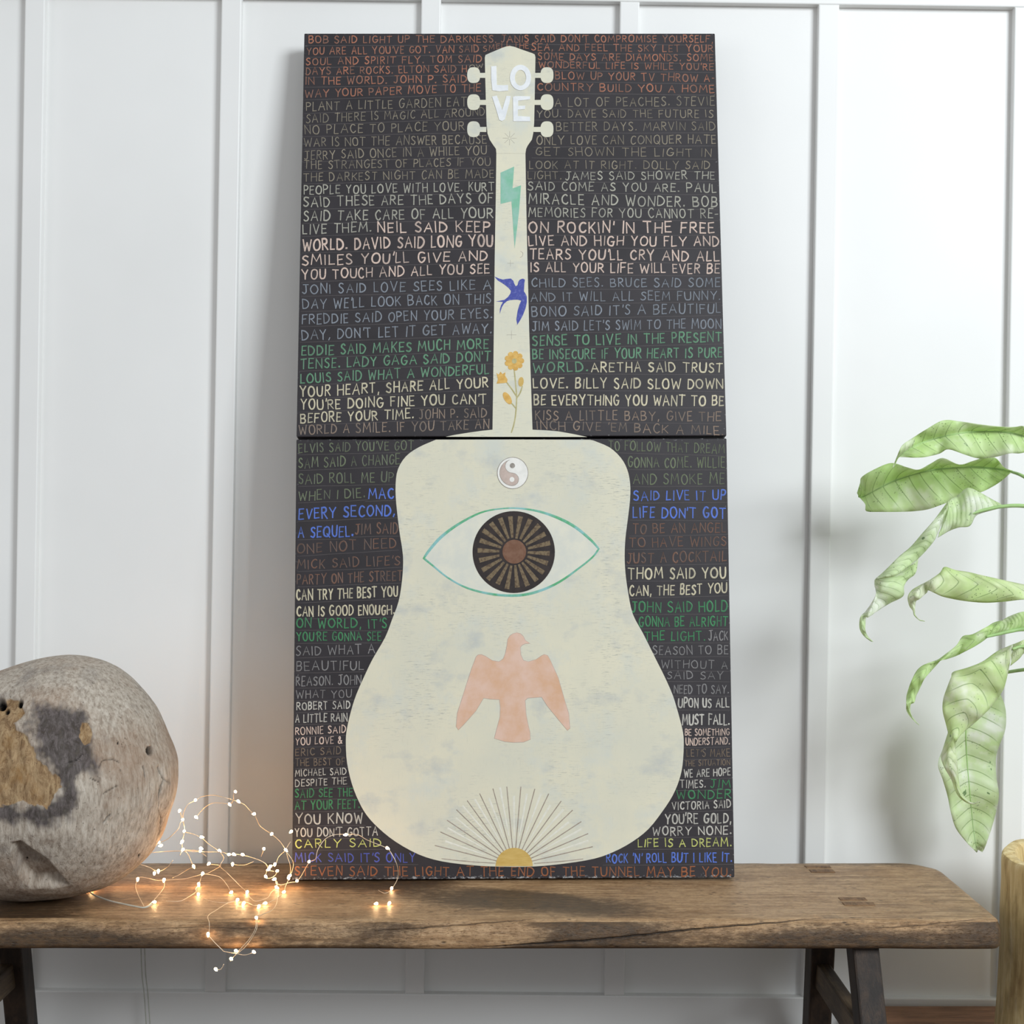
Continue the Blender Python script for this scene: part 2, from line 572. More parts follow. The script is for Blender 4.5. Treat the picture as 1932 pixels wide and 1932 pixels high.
# battens lean by under a degree, as the wall does in the picture
for i, (lt, rt, lb, rb) in enumerate(((47, 85, 18, 55), (418, 456, 386, 425), (795, 832, 764, 800),
                                      (1170, 1207, 1140, 1178), (1545, 1584, 1514, 1553), (1915, 1954, 1885, 1924))):
    yt, yb = (i * 4 + 1), 1864 + (0, 7, 14, 16, 17, 17)[i]
    x0, x1, x2, x3 = wx(lb, yb)[0], wx(rb, yb)[0], wx(rt, yt)[0], wx(lt, yt)[0]
    z0, z1, z2, z3 = base_z(x0), base_z(x1), rail_z(x2), rail_z(x3)
    slab('trim_%d' % (i + 1), [(x0, z0), (x1, z1), (x2, z2), (x3, z3)], BY, WY)
slab('trim_7', [(-3.6, rail_z(-3.6)), (3.6, rail_z(3.6)), (3.6, rail_z(3.6) + 0.14), (-3.6, rail_z(-3.6) + 0.14)], BY, WY)
slab('baseboard_back', [(-3.6, 0), (3.6, 0), (3.6, base_z(3.6)), (-3.6, base_z(-3.6))], BY, WY)


# ------------------------------------------------------------------ wooden bench
BZ = CZ - 0.6357       # seat height
THK = 0.043
YF, YB = 2.247, 2.632


def bench_top():
    xs = []
    x = -1.12
    while x < 0.766:
        xs.append(x)
        x += 0.0045 if x < 0.735 else 0.0025
    xs += [0.7645, 0.7662]
    rt_, rb_ = 0.024, 0.009
    sec = []                                   # (kind, y from front, z from top) around the section
    for k in range(14):
        t = k / 14
        sec.append(('top', 1 - t, 0.0))
    nF = 72

    def front(s):                              # s in 0..1 from top round to the underside
        L1 = rt_ * math.pi / 2
        L2 = THK - rt_ - rb_
        L3 = rb_ * math.pi / 2
        d = s * (L1 + L2 + L3)
        if d < L1:
            a = d / rt_
            return rt_ - rt_ * math.sin(a), -(rt_ - rt_ * math.cos(a))
        if d < L1 + L2:
            return 0.0, -(rt_ + d - L1)
        a = (d - L1 - L2) / rb_
        return rb_ - rb_ * math.cos(a), -(THK - rb_ + rb_ * math.sin(a))

    cr = [  # cracks in the front edge, as (x, z below top) paths
        [P(q[0], q[1], 2.249) for q in ((905, 1787), (1010, 1781), (1120, 1774), (1260, 1760), (1380, 1747), (1480, 1739), (1560, 1729), (1592, 1722))],
        [P(q[0], q[1], 2.249) for q in ((690, 1758), (760, 1752), (850, 1746), (960, 1738), (1025, 1733))],
        [P(q[0], q[1], 2.249) for q in ((1640, 1752), (1740, 1745), (1810, 1738), (1878, 1726))],
        [P(q[0], q[1], 2.249) for q in ((210, 1758), (300, 1752), (380, 1748), (450, 1752), (520, 1749))],
    ]
    wid = [0.0013, 0.0008, 0.0008, 0.0005]
    amp = [1.0, 0.75, 0.7, 0.5]
    L_ = rt_ * math.pi / 2 + THK - rt_ - rb_ + rb_ * math.pi / 2
    tab = []                                   # picture height of each arc length down the front, to place the cracks
    for k in range(201):
        a, b = front(k / 200)
        tab.append(((CZ - BZ - b) / (YF + a), k / 200 * L_))

    def arc_of(p):
        q = (CZ - p.z) / p.y
        for (q0, s0), (q1, s1) in zip(tab, tab[1:]):
            if q0 <= q <= q1:
                return s0 + (s1 - s0) * (q - q0) / (q1 - q0)
        return 0.0 if q < tab[0][0] else L_

    cra = [[(p.x, arc_of(p)) for p in path] for path in cr]
    verts, crack, stain = [], [], []
    for xi, x in enumerate(xs):
        yb, yf = YB, YF
        yb += 0.003 * noise.noise((x * 3, 1, 0))
        yf += 0.0025 * noise.noise((x * 2.1, 5, 0)) + 0.001 * noise.noise((x * 18, 9, 0))
        if x > 0.70:
            t = (x - 0.70) / 0.0662
            yb -= 0.075 * t ** 2.2
        if x > 0.742:
            t = min(1, (x - 0.742) / 0.0242)
            yf += 0.026 * (1 - math.sqrt(max(0, 1 - t * t)))
        sq = 1.0
        if x > 0.752:
            t = min(1, (x - 0.752) / 0.0142)
            sq = 0.45 + 0.55 * math.sqrt(max(0, 1 - t * t))
        zw = 0.0012 * noise.noise((x * 5, 2, 7))
        ring = []
        D = yb - yf
        for k in range(16):
            t = k / 16
            ring.append((yf + rt_ + (D - rt_ - 0.008) * (1 - t), 0.0))
        for k in range(nF + 1):
            a, b = front(k / nF)
            ring.append((yf + a, b))
        for k in range(1, 9):
            t = k / 8
            ring.append((yf + rb_ + (D - rb_ - 0.006) * t, -THK))
        ring.append((yb, -THK + 0.006))
        ring.append((yb, -0.008))
        for j, (y, z) in enumerate(ring):
            zz = z
            c = 0.0
            dent = 0.0
            if 15 <= j <= 15 + nF:
                sarc = (j - 16) / nF * L_ if j >= 16 else -(16 - j) * 0.02
                for path, w, am in zip(cra, wid, amp):
                    if not path[0][0] <= x <= path[-1][0]:
                        continue
                    tt = (x - path[0][0]) / (path[-1][0] - path[0][0])
                    ends = min(1, 5 * tt, 5 * (1 - tt))
                    for a, b in zip(path, path[1:]):
                        if a[0] <= x <= b[0]:
                            u_ = (x - a[0]) / (b[0] - a[0])
                            sc_ = a[1] + (b[1] - a[1]) * u_ + 0.0012 * noise.noise((x * 50, 3, 1)) + 0.0005 * noise.noise((x * 170, 5, 1))
                            c = max(c, am * math.exp(-((sarc - sc_) / (w * (0.5 + 0.5 * ends))) ** 2) * min(1, 0.3 + ends))
                # tool marks along the worn upper edge
                cell = math.floor(x * 26)
                rr = noise.cell((cell, 3.3, 1.7))
                xc = (cell + 0.5 + 0.3 * noise.noise((cell * 1.7, 0.5, 2))) / 26
                if x < 0.1 and rr > 0.15 and z > -0.03:
                    dent = 0.0026 * math.exp(-((x - xc) / 0.0035) ** 2) * max(0, 1 - abs(z + 0.010) / 0.016)
            stain_shade_v = 0.0
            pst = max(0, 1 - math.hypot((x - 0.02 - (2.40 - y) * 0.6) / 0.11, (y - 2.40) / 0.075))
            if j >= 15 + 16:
                stain_shade_v = max(0, min(1, 0.6 + 1.6 * noise.noise((x * 4.5, z * 22, 3)) + 0.6 * (-z / THK - 0.5)))
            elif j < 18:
                stain_shade_v = max(0, min(0.85, 1.4 * (noise.noise((x * 3.1 + 4, y * 7, 8)) - 0.05) + 1.1 * pst + 0.26 * max(0, min(1, (0.25 - x) / 0.6))))  # stains, plus a browner left half that partly paints in the dimmer light
            y2, z2 = y, z
            dd = 0.0035 * c + dent
            if j > 15:
                y2 += dd
            if j < 15 + 30:
                z2 -= dd * 0.6
            z2 += 0.0006 * noise.noise((x * 30, y * 30, 0)) * (1 if j < 40 else 0)
            zc_ = -THK / 2
            z2 = zc_ + (z2 - zc_) * sq + (zw if j > 40 else 0)
            ysh = (1 - sq) * 0.02
            y2 = y2 + (ysh if y2 < (yf + yb) / 2 else -ysh)
            verts.append(Vector((x, y2, BZ + z2)))
            crack.append(min(1, c * 1.1))
            stain.append(stain_shade_v)
    nr = len(ring)
    faces = []
    for i in range(len(xs) - 1):
        for j in range(nr):
            k = (j + 1) % nr
            faces.append((i * nr + j, i * nr + k, (i + 1) * nr + k, (i + 1) * nr + j))
    faces.append(tuple(range(nr))[::-1])
    faces.append(tuple((len(xs) - 1) * nr + j for j in range(nr)))
    return verts, faces, crack, stain


bench = empty('wooden_bench', (-0.12, 2.44, 0), 'long worn brown wooden bench with dark splayed legs against the white wall', 'bench')


def rel(vs_, o):
    return [Vector(v) - o.location for v in vs_]


v_, f_, ck_, st_ = bench_top()
seat = link('seat', rel(v_, bench), f_, M['bench'], bench, True)
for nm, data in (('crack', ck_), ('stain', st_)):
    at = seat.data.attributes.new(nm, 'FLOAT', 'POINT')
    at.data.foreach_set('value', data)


def leg(x0, x1, yt, yb, dy):
    """leg from under the seat to the floor; yt/yb front edge at top/bottom, dy its depth"""
    top = BZ - THK + 0.004
    sp = 0.012 if x0 > 0 else -0.012
    q = [(x0, yt, top), (x1, yt, top), (x1, yt + dy, top), (x0, yt + dy, top),
         (x0 + sp, yb, 0), (x1 + sp, yb, 0), (x1 + sp, yb + dy, 0), (x0 + sp, yb + dy, 0)]
    bm = bmesh.new()
    vv = [bm.verts.new(Vector(p) - bench.location) for p in q]
    fs = [bm.faces.new([vv[i] for i in ix]) for ix in ((0, 1, 2, 3), (7, 6, 5, 4), (0, 4, 5, 1), (1, 5, 6, 2), (2, 6, 7, 3), (3, 7, 4, 0))]
    bmesh.ops.recalc_face_normals(bm, faces=fs)
    bmesh.ops.bevel(bm, geom=list(bm.edges), offset=0.004, segments=2, affect='EDGES', profile=0.5)
    return bm_obj('leg', bm, M['leg'], bench)


for xa in (0.533, -0.912):
    leg(xa, xa + 0.042, 2.272, 2.115, 0.055)
    xk = xa - 0.008 if xa > 0 else xa + 0.008
    leg(xk, xk + 0.042, 2.522, 2.665, 0.055)
    bm = bmesh.new()
    box_bm(bm, (xa + 0.006 - bench.location.x, 2.285 - 2.44, 0.268), (xa + 0.03 - bench.location.x, 2.585 - 2.44, 0.315), 0.003)
    bm_obj('stretcher', bm, M['rail'], bench)


def tenon(corners):
    bm = bmesh.new()
    w = []
    for (px, py) in corners:
        d = 0.6357 * 2736 / (py - 966)
        w.append(P(px, py, d) - bench.location)
    a = [bm.verts.new((p.x, p.y, p.z + 0.0012)) for p in w]
    b = [bm.verts.new((p.x, p.y, p.z - 0.012)) for p in w]
    fs = [bm.faces.new(a), bm.faces.new(b[::-1])]
    for i in range(4):
        j = (i + 1) % 4
        fs.append(bm.faces.new((a[j], a[i], b[i], b[j])))
    bmesh.ops.recalc_face_normals(bm, faces=fs)
    bmesh.ops.bevel(bm, geom=[e for e in bm.edges if e.verts[0].co.z > w[0].z and e.verts[1].co.z > w[0].z], offset=0.0008, segments=1, affect='EDGES')
    return bm_obj('tenon_end', bm, M['tenon'], bench, label='darker end-grain tenon showing in the seat')


tenon([(1526, 1641), (1571, 1641), (1576, 1646), (1531, 1646)])
tenon([(1517, 1634), (1566, 1634), (1569, 1638), (1523, 1638)])
tenon([(1581, 1694), (1632, 1694), (1637, 1699), (1586, 1699)])
tenon([(1588, 1703), (1648, 1703), (1652, 1709), (1594, 1709)])

# low red-brown plank stool behind the bench, by the log
stool = empty('low_stool', (0.86, 2.64, 0), 'low red-brown wooden stool on the floor behind the right end of the bench', 'stool')
bm = bmesh.new()
box_bm(bm, (-0.225, -0.075, 0.156), (0.4, 0.075, 0.190), 0.004)
bm_obj('seat', bm, M['plank'], stool)
for sx in (-0.19, 0.335):
    bm = bmesh.new()
    box_bm(bm, (sx, -0.065, 0), (sx + 0.03, 0.065, 0.1565), 0.003)
    bm_obj('side_panel', bm, M['plank'], stool)

# ------------------------------------------------------------------ painted panels
W = 0.762
PH = 0.764
YAW = 0.009
ROLL = -0.0032
T1 = Vector((0.0027, 2.496, CZ - 0.6311))
A1, A2 = -0.0948, -0.1602
R1 = Matrix.Rotation(YAW, 3, 'Z') @ Matrix.Rotation(A1, 3, 'X') @ Matrix.Rotation(ROLL, 3, 'Y')
R2 = Matrix.Rotation(YAW, 3, 'Z') @ Matrix.Rotation(A2, 3, 'X') @ Matrix.Rotation(ROLL, 3, 'Y')
T2 = T1 + R1 @ Vector((0, 0, PH + 0.0045))
lower = empty('painted_panel', T1, 'lower square panel painted with the guitar body, green eye, salmon bird and half sun', 'painting', R1.to_euler())
upper = empty('painted_panel', T2, 'upper square panel painted with the neck and headstock of the guitar lettered LOVE', 'painting', R2.to_euler())
FR = {upper: (R2, T2), lower: (R1, T1)}


def onp(panel, px, py, lift=0.0):
    """point of the panel's painted face, in the panel's own axes"""
    R, t = FR[panel]
    o = Vector((0, 0, CZ)) - t
    d = Vector(((px - 966) / 2736.0, 1.0, (966 - py) / 2736.0))
    o, d = R.transposed() @ o, R.transposed() @ d
    k = -o.y / d.y
    p = o + d * k
    m = W / 2 - 0.0017                          # paint stops at the board's edge
    return Vector((min(max(p.x, -m), m), -lift, p.z))


for pn in (lower, upper):
    bm = bmesh.new()
    box_bm(bm, (-W / 2, 0, 0), (W / 2, 0.034, PH), 0.0016)
    bm_obj('board', bm, M['panelfoot' if pn is lower else 'panel'], pn)


def shape(name, panel, pts, mat, lift, smooth=0, base=0.0, parent=None, label=None):
    """a painted shape: outline in picture directions, laid on the panel with its own paint thickness"""
    q = [Vector((p[0], p[1], 0)) for p in pts]
    if smooth:
        q = crom(q, smooth, True)
    a = [onp(panel, p.x, p.y, lift) for p in q]
    b = [onp(panel, p.x, p.y, base) for p in q]
    n = len(a)
    bm = bmesh.new()
    va = [bm.verts.new(p) for p in a]
    vb = [bm.verts.new(p) for p in b]
    f = bm.faces.new(va)
    f.normal_update()
    if f.normal.y > 0:
        f.normal_flip()
    bmesh.ops.triangulate(bm, faces=[f], ngon_method='BEAUTY')
    for i in range(n):
        j = (i + 1) % n
        try:
            bm.faces.new((va[i], va[j], vb[j], vb[i]))
        except ValueError:
            pass
    return bm_obj(name, bm, mat, parent or panel, False, label)


def strokes(panel, paths, w, lift, base, verts, faces, close=None):
    """brush strokes w picture-pixels wide; each path a list of (x, y)"""
    for path in paths:
        pts = [Vector((p[0], p[1])) for p in path]
        n = len(pts)
        if n < 2:
            continue
        ws = w if not callable(w) else None
        b0 = len(verts)
        for i, p in enumerate(pts):
            if i == 0:
                t = pts[1] - pts[0]
            elif i == n - 1:
                t = pts[-1] - pts[-2]
            else:
                t1 = (pts[i] - pts[i - 1])
                t2 = (pts[i + 1] - pts[i])
                t1 = t1.normalized() if t1.length else t1
                t2 = t2.normalized() if t2.length else t2
                t = t1 + t2
                if t.length < 0.35:
                    t = t2
            t = t.normalized() if t.length else Vector((1, 0))
            nn = Vector((-t.y, t.x))
            hw = (ws if ws is not None else w(i / (n - 1))) / 2
            if i == 0:
                p = p - t * hw * 0.6
            if i == n - 1:
                p = p + t * hw * 0.6
            if i in (0, n - 1):
                hw *= 0.75
            verts.append(onp(panel, p.x + nn.x * hw, p.y + nn.y * hw, base))
            verts.append(onp(panel, p.x, p.y, lift))
            verts.append(onp(panel, p.x - nn.x * hw, p.y - nn.y * hw, base))
        for i in range(n - 1):
            a = b0 + i * 3
            faces.append((a, a + 1, a + 4, a + 3))
            faces.append((a + 1, a + 2, a + 5, a + 4))


def stroke_obj(name, panel, paths, w, mat, lift, base, parent=None, label=None):
    v, f = [], []
    strokes(panel, paths, w, lift, base, v, f)
    return link(name, v, f, mat, parent or panel, False, label)


def sm(pts, k=5):
    return [(p.x, p.y) for p in crom([(a, b, 0) for a, b in pts], k)]


# --- the guitar: headstock, pegs and neck on the upper panel
G0 = 0.0006
shape('guitar_headstock', upper, [(962.5, 87), (970, 88.5), (985, 94), (1004, 100.5), (1009, 103), (1010.2, 108), (1009.5, 150), (1008.5, 200), (1007.8, 232),
      (1006, 252), (1003.5, 263.6), (995.5, 275), (992.7, 281), (991.3, 290), (936.5, 290), (935.7, 281), (930.6, 274), (923.8, 263.6), (919.8, 252),
      (918, 235), (917, 200), (915.6, 150), (914.7, 109), (916, 104), (925, 100), (945, 91.5), (955, 88)], M['cream'], G0)
shape('guitar_neck', upper, [(936.5, 289.6), (991.3, 289.6), (993, 390), (995, 486), (998.5, 626), (1002, 730), (1004.7, 812), (929.2, 812), (930.5, 720),
      (932, 600), (933.4, 486), (935.3, 380)], M['cream'], G0)
for ky, sy in ((142, 142.5), (193, 193.5), (244, 244.5)):
    for s in (-1, 1):
        cx = 893.7 if s < 0 else 1032
        k = []
        for i in range(28):
            th = 2 * math.pi * i / 28
            c, sn = math.cos(th), math.sin(th)
            k.append((cx + 12.2 * abs(c) ** 0.75 * (1 if c > 0 else -1), ky + 14.9 * abs(sn) ** 0.75 * (1 if sn > 0 else -1)))
        pg = shape('tuning_peg', upper, k, M['cream'], G0)
        xa, xb = (904.5, 917.5) if s < 0 else (1006.5, 1021.5)
        shape('peg_post', upper, [(xa, sy - 4.6), (xb, sy - 4.8), (xb, sy + 4.8), (xa, sy + 4.6)], M['cream'], G0 - 0.00004, parent=pg)
shape('guitar_shoulder', upper, [(858.7, 820.4), (887, 816), (910, 812.8), (929.2, 810.8), (929.2, 812), (1004.7, 812), (1004.7, 810.8), (1030, 812), (1053.5, 814),
      (1081.7, 819), (1108, 824.6), (841, 824.2)], M['cream'], G0)
body = [(822.6, 829.6), (790, 844), (766, 861), (751, 885), (746.5, 913.5), (747.6, 950), (754, 1005), (758.5, 1033), (760.7, 1059), (758.5, 1096), (752, 1135),
        (740, 1168), (727, 1202), (705, 1240), (692, 1266), (672.6, 1309.6), (661.7, 1344), (654, 1379), (652.6, 1405), (655, 1440), (664, 1479), (677, 1512),
        (692, 1538), (714, 1562), (746.5, 1588), (790, 1612), (833.5, 1625), (888, 1632), (942, 1635), (1006, 1634.8), (1067, 1629), (1121, 1620), (1158, 1607),
        (1193, 1588), (1223.5, 1564), (1249.6, 1531), (1269, 1501), (1281, 1472.6), (1287.6, 1444), (1290, 1405), (1288.7, 1383), (1284, 1362), (1278, 1340),
        (1269, 1311), (1254, 1277), (1238, 1245), (1230, 1228.7), (1212.6, 1194), (1194, 1159), (1185.4, 1120), (1180, 1081), (1178.5, 1048), (1180, 1015),
        (1184, 983), (1188.7, 942), (1188.7, 911), (1183, 885), (1171, 863.5), (1149.6, 844), (1119, 831)]
bs = crom([(a, b, 0) for a, b in body], 3)
shape('guitar_body', lower, [(p.x, p.y) for p in bs] + [(1112, 829.8), (970, 829.4)], M['cream'], G0)

# --- LOVE
LV = 0.0016
shape('letter', upper, [(926.6, 126), (936.5, 125), (937.5, 161), (950, 161.5), (958.5, 161), (959, 171.5), (942, 173), (929, 171), (926.8, 150)], M['love'], LV, base=G0)
ring_o, ring_i = [], []
for i in range(40):
    th = 2 * math.pi * i / 40
    ring_o.append((982 + 20 * math.cos(th), 147 + 24 * math.sin(th)))
    ring_i.append((982 + 10.6 * math.cos(th), 147.5 + 15 * math.sin(th)))
v, f = [], []
for i in range(40):
    v += [onp(upper, *ring_o[i], G0), onp(upper, *ring_o[i], LV), onp(upper, *ring_i[i], LV), onp(upper, *ring_i[i], G0)]
for i in range(40):
    j = (i + 1) % 40
    for k in range(3):
        f.append((i * 4 + k, j * 4 + k, j * 4 + k + 1, i * 4 + k + 1))
link('letter', v, f, M['love'], upper)
shape('letter', upper, [(928.5, 183), (937.5, 181), (947.5, 208), (955.5, 181.5), (963.5, 182), (961, 195), (952.5, 226), (947, 229), (942, 227), (934, 200)], M['love'], LV, base=G0)
shape('letter', upper, [(967.6, 184), (972, 182), (1000.6, 182.5), (1000, 188), (977.5, 190.5), (977.5, 200.5), (991, 200), (990.5, 206.5), (977, 207.5), (977, 219.5),
      (1000, 221), (1000.5, 229.5), (968.5, 229.3)], M['love'], LV, base=G0)
S0 = 0.0009
star = []
for i in range(8):
    th = math.pi * i / 4 + 0.02
    star.append([(961.5 + 2 * math.cos(th), 261 + 2 * math.sin(th)), (961.5 + 13 * math.cos(th), 261 + 13 * math.sin(th))])
stroke_obj('pencil_star', upper, star, 0.7, M['pencil'], G0 + 0.00015, G0 + 0.00003)

for mk in ([[(963, 491), (963, 503)], [(957, 497), (969, 497)]], [[(965, 624), (965, 640)], [(956, 632), (974, 632)]], [sm([(982, 474), (986.5, 478), (985, 484), (981, 486)])]):
    stroke_obj('pencil_mark', upper, mk, 0.7, M['pencil'], G0 + 0.00015, G0 + 0.00003)

# --- bolt, swallow, flower
shape('lightning_bolt', upper, [(944.5, 326), (970, 314.6), (968.6, 335), (967, 355.7), (983, 350), (981, 375), (979, 402), (975, 435), (971, 469), (968, 425), (965, 380), (955, 382.5), (944.5, 385)],
      M['bolt'], S0, base=G0)
shape('swallow', upper, [(932.8, 522), (941, 525.5), (948.7, 527.8), (957, 526.2), (964, 525.8), (968.5, 530), (970.5, 536), (973, 540.3), (976.5, 538), (978, 532), (980, 528.5), (984, 526.5), (987, 526),
      (990.3, 528), (989.2, 536), (988.5, 550), (991.5, 554.5), (994, 560), (994, 570), (991.5, 582), (986.5, 595), (981, 605), (976, 613), (974.2, 603), (976.7, 586.5), (980, 575), (983.5, 567.5),
      (977, 565.7), (971, 565.7), (963, 566.5), (957, 568.2), (951, 573), (947, 579.5), (943, 592), (943.3, 583), (945.5, 576), (949, 570), (943, 569.4), (935.6, 569), (943, 567.6), (951.5, 566), (958, 561),
      (963, 554), (964, 549), (960, 544), (954, 539), (947, 534), (940, 530)], M['blue'], S0, base=G0)
fl = stroke_obj('flower', upper, [sm([(970, 697), (973, 726), (974.7, 751), (972.8, 782), (969.5, 801), (965, 816)]), sm([(974.4, 748), (966, 735), (955.5, 721)]),
     sm([(974.5, 752), (981, 742), (985.5, 729)]), sm([(972.5, 770), (967, 763), (961, 757)])], 2.6, M['stem'], S0, G0 + 0.00003, label='golden flower on an olive stem')
pet = []
for i in range(72):
    th = 2 * math.pi * i / 72
    r = 14.6 + 4.0 * abs(math.cos(4.5 * th)) ** 0.6
    pet.append((970.3 + r * math.cos(th), 681 + r * math.sin(th)))
shape('blossom', upper, pet, M['gold'], S0 + 0.00025, base=G0, parent=fl)
shape('blossom_centre', upper, [(970.3 + 4.6 * math.cos(i * 0.4189), 681.5 + 5 * math.sin(i * 0.4189)) for i in range(15)], M['stem'], S0 + 0.0004, base=S0, parent=fl)
shape('blossom', upper, [(937, 704), (941, 707), (944.5, 701.5), (948, 706), (953.5, 702.5), (953, 709), (957.5, 716), (956.5, 722), (950, 723), (944, 723.5), (937, 724), (939.5, 716)], M['gold'], S0 + 0.0002, base=G0, parent=fl)


def oval(cx, cy, rx, ry, rot, n=20):
    o = []
    for i in range(n):
        th = 2 * math.pi * i / n
        x, y = rx * math.cos(th), ry * math.sin(th)
        o.append((cx + x * math.cos(rot) - y * math.sin(rot), cy + x * math.sin(rot) + y * math.cos(rot)))
    return o


shape('leaf', upper, oval(957.3, 751.5, 6.2, 12.8, -0.55), M['gold'], S0 + 0.0002, base=G0, parent=fl)
shape('leaf', upper, oval(983, 720.5, 5, 9, 0.1), M['sun'], S0 + 0.0002, base=G0, parent=fl)

# --- yin yang
yy = shape('yin_yang_symbol', lower, oval(967.3, 892.5, 29, 29.6, 0, 40), M['white'], S0, base=G0)
comma = []
cx, cy, R_ = 967.3, 892.0, 24.5
for i in range(13):                                   # outer left arc, from top to bottom
    th = -math.pi / 2 - 0.28 - (math.pi - 0.36) * i / 12
    comma.append((cx + R_ * math.cos(th), cy + R_ * math.sin(th)))
for i in range(1, 10):                                # lower lobe
    th = math.pi / 2 + 0.1 - (math.pi) * i / 9
    comma.append((966.0 + 12.6 * math.cos(th), 904.5 + 12 * math.sin(th)))
for i in range(0, 9):                                 # bite of the white lobe
    th = math.pi / 2 + (math.pi * 0.86) * i / 8
    comma.append((966.5 + 13.5 * math.cos(th), 879.5 + 13 * math.sin(th)))
shape('dark_half', lower, comma, M['mauve'], S0 + 0.0003, base=S0, parent=yy)
shape('dot', lower, oval(966.8, 878.6, 4.9, 4.9, 0, 16), M['pencil'], S0 + 0.0003, base=S0, parent=yy)
shape('dot', lower, oval(966.0, 904.8, 4.6, 4.8, 0, 16), M['white'], S0 + 0.0005, base=S0, parent=yy)
stroke_obj('outline', lower, [oval(967.3, 892.5, 29, 29.6, 0, 40) + [(996.3, 892.5)], comma + [comma[0]]], 0.9, M['pencil'], S0 + 0.00045, S0 + 0.0002, parent=yy)

# --- eye with the sound hole as its iris
up_e = sm([(799.7, 1053.4), (811.5, 1036.7), (833, 1013), (864.6, 989.5), (905.9, 967.9), (941.3, 960.4), (976.7, 959.2), (1016, 965), (1055.4, 978.7), (1086.8, 996), (1114.4, 1019), (1129.5, 1035.5)], 4)
lo_e = sm([(1129.5, 1035.5), (1118.3, 1050.5), (1094.7, 1070), (1055.4, 1097.7), (1016, 1115.4), (976.7, 1123.3), (929.5, 1121), (882, 1109.5), (845, 1089.8), (815.4, 1066), (799.7, 1053.4)], 4)
shape('eye_white', lower, up_e + lo_e[1:-1], M['eyewhite'], G0 + 0.0001, base=G0)
stroke_obj('eye_outline', lower, [up_e + lo_e[1:]], lambda t: 4.6 + 1.6 * math.sin(t * 19) * (1 if t < 0.5 else 0.6), M['eye'], S0, G0 + 0.00006)
iris = shape('sound_hole', lower, oval(969.3, 1041.6, 77.6, 77.2, 0, 72), M['iris'], S0 + 0.0002, base=G0, label='black iris that doubles as the sound hole')
for i in range(22):
    th = 2 * math.pi * (i + 0.15) / 22
    r0, r1 = 26 + random.uniform(-1, 2), 70 + random.uniform(-3, 2)
    c, s = math.cos(th), math.sin(th)
    w0, w1 = 2.1, 4.6
    shape('ray', lower, [(969.5 + c * r0 - s * w0, 1041.3 + s * r0 + c * w0), (969.5 + c * r1 - s * w1, 1041.3 + s * r1 + c * w1),
          (969.5 + c * r1 + s * w1, 1041.3 + s * r1 - c * w1), (969.5 + c * r0 + s * w0, 1041.3 + s * r0 - c * w0)], M['irisray'], S0 + 0.0004, base=S0, parent=iris)
shape('pupil', lower, oval(970.3, 1041, 22.3, 22.6, 0, 32), M['pupil'], S0 + 0.0006, base=S0, parent=iris)

# --- salmon bird
bird_px = [(975.3, 1193.6), (968, 1195.5), (962, 1199.5), (958, 1206), (956.3, 1219), (953.5, 1233), (949.5, 1243), (941.5, 1248.3), (928.7, 1246), (916, 1238), (908, 1234.8), (902, 1235.5), (898.4, 1239), (890, 1261),
           (879, 1295), (869.7, 1324.6), (862.7, 1346), (860.7, 1371), (865, 1377), (874, 1368), (897.6, 1341.7), (912.4, 1317), (925.6, 1319), (942.3, 1320), (944, 1334), (943.4, 1352.5), (939.6, 1366.5),
           (932.6, 1393), (952, 1399), (969, 1400.7), (987.7, 1400), (1000.5, 1395), (1000, 1382), (995.5, 1363.4), (992.4, 1346), (990.8, 1321.5), (995.5, 1317), (1021.9, 1315), (1032.7, 1332), (1053, 1357),
           (1070.5, 1378), (1075.4, 1374), (1073, 1346), (1065, 1320), (1053, 1278), (1037.4, 1244), (1033, 1236.5), (1027, 1234.6), (1022, 1237), (1011, 1244.4), (997, 1248.3), (987.7, 1246), (982.8, 1236),
           (981.5, 1222), (984.5, 1217.5), (990.8, 1214.5), (1000, 1214), (991, 1208), (987.5, 1200.5), (982, 1195.5)]
bd = shape('bird', lower, bird_px, M['bird'], S0, base=G0)
stroke_obj('outline', lower, [bird_px + [bird_px[0]]], 1.1, M['mauve'], S0 + 0.0002, S0 - 0.0002, parent=bd)

# --- half sun with rays
sn = shape('sun', lower, [(970.2 + 35 * math.cos(math.pi * i / 24), 1634 - 34.5 * math.sin(math.pi * i / 24)) for i in range(25)], M['sun'], S0 + 0.0003, base=G0, label='half sun at the foot of the guitar')
outer = [(120, 882), (180, 738), (250, 612), (350, 500), (465, 403), (598, 328), (740, 275), (888, 255), (1038, 255), (1187, 278), (1335, 330), (1468, 408), (1590, 505), (1683, 627), (1755, 755), (1805, 895)]
outer = [(800 + a / 5.682, 1440 + b / 5.682) for a, b in outer]
for i, (ox, oy) in enumerate(outer):
    dx, dy = ox - 970.2, oy - 1632
    L = math.hypot(dx, dy)
    a = (970.2 + dx / L * 34.5, 1632 + dy / L * 33)
    stroke_obj('ray', lower, [[a, (ox, oy)]], 2.5, M['ray'], S0, G0 + 0.00003, parent=sn)
    if i < len(outer) - 1:
        ex, ey = (ox + outer[i + 1][0]) / 2, (oy + outer[i + 1][1]) / 2
        dx, dy = ex - 970.2, ey - 1632
        sc_ = random.uniform(0.86, 1.0)
        stroke_obj('pale_ray', lower, [[(970.2 + dx * 0.38, 1632 + dy * 0.38), (970.2 + dx * sc_, 1632 + dy * sc_)]], lambda t: 2.4 + 3.2 * t, M['paleray'], S0 - 0.00008, G0 + 0.00003, parent=sn)
stroke_obj('ray', lower, [sm([(833.4, 1620), (880, 1625), (934, 1628.5)])], 1.6, M['ray'], S0, G0 + 0.00003, parent=sn)
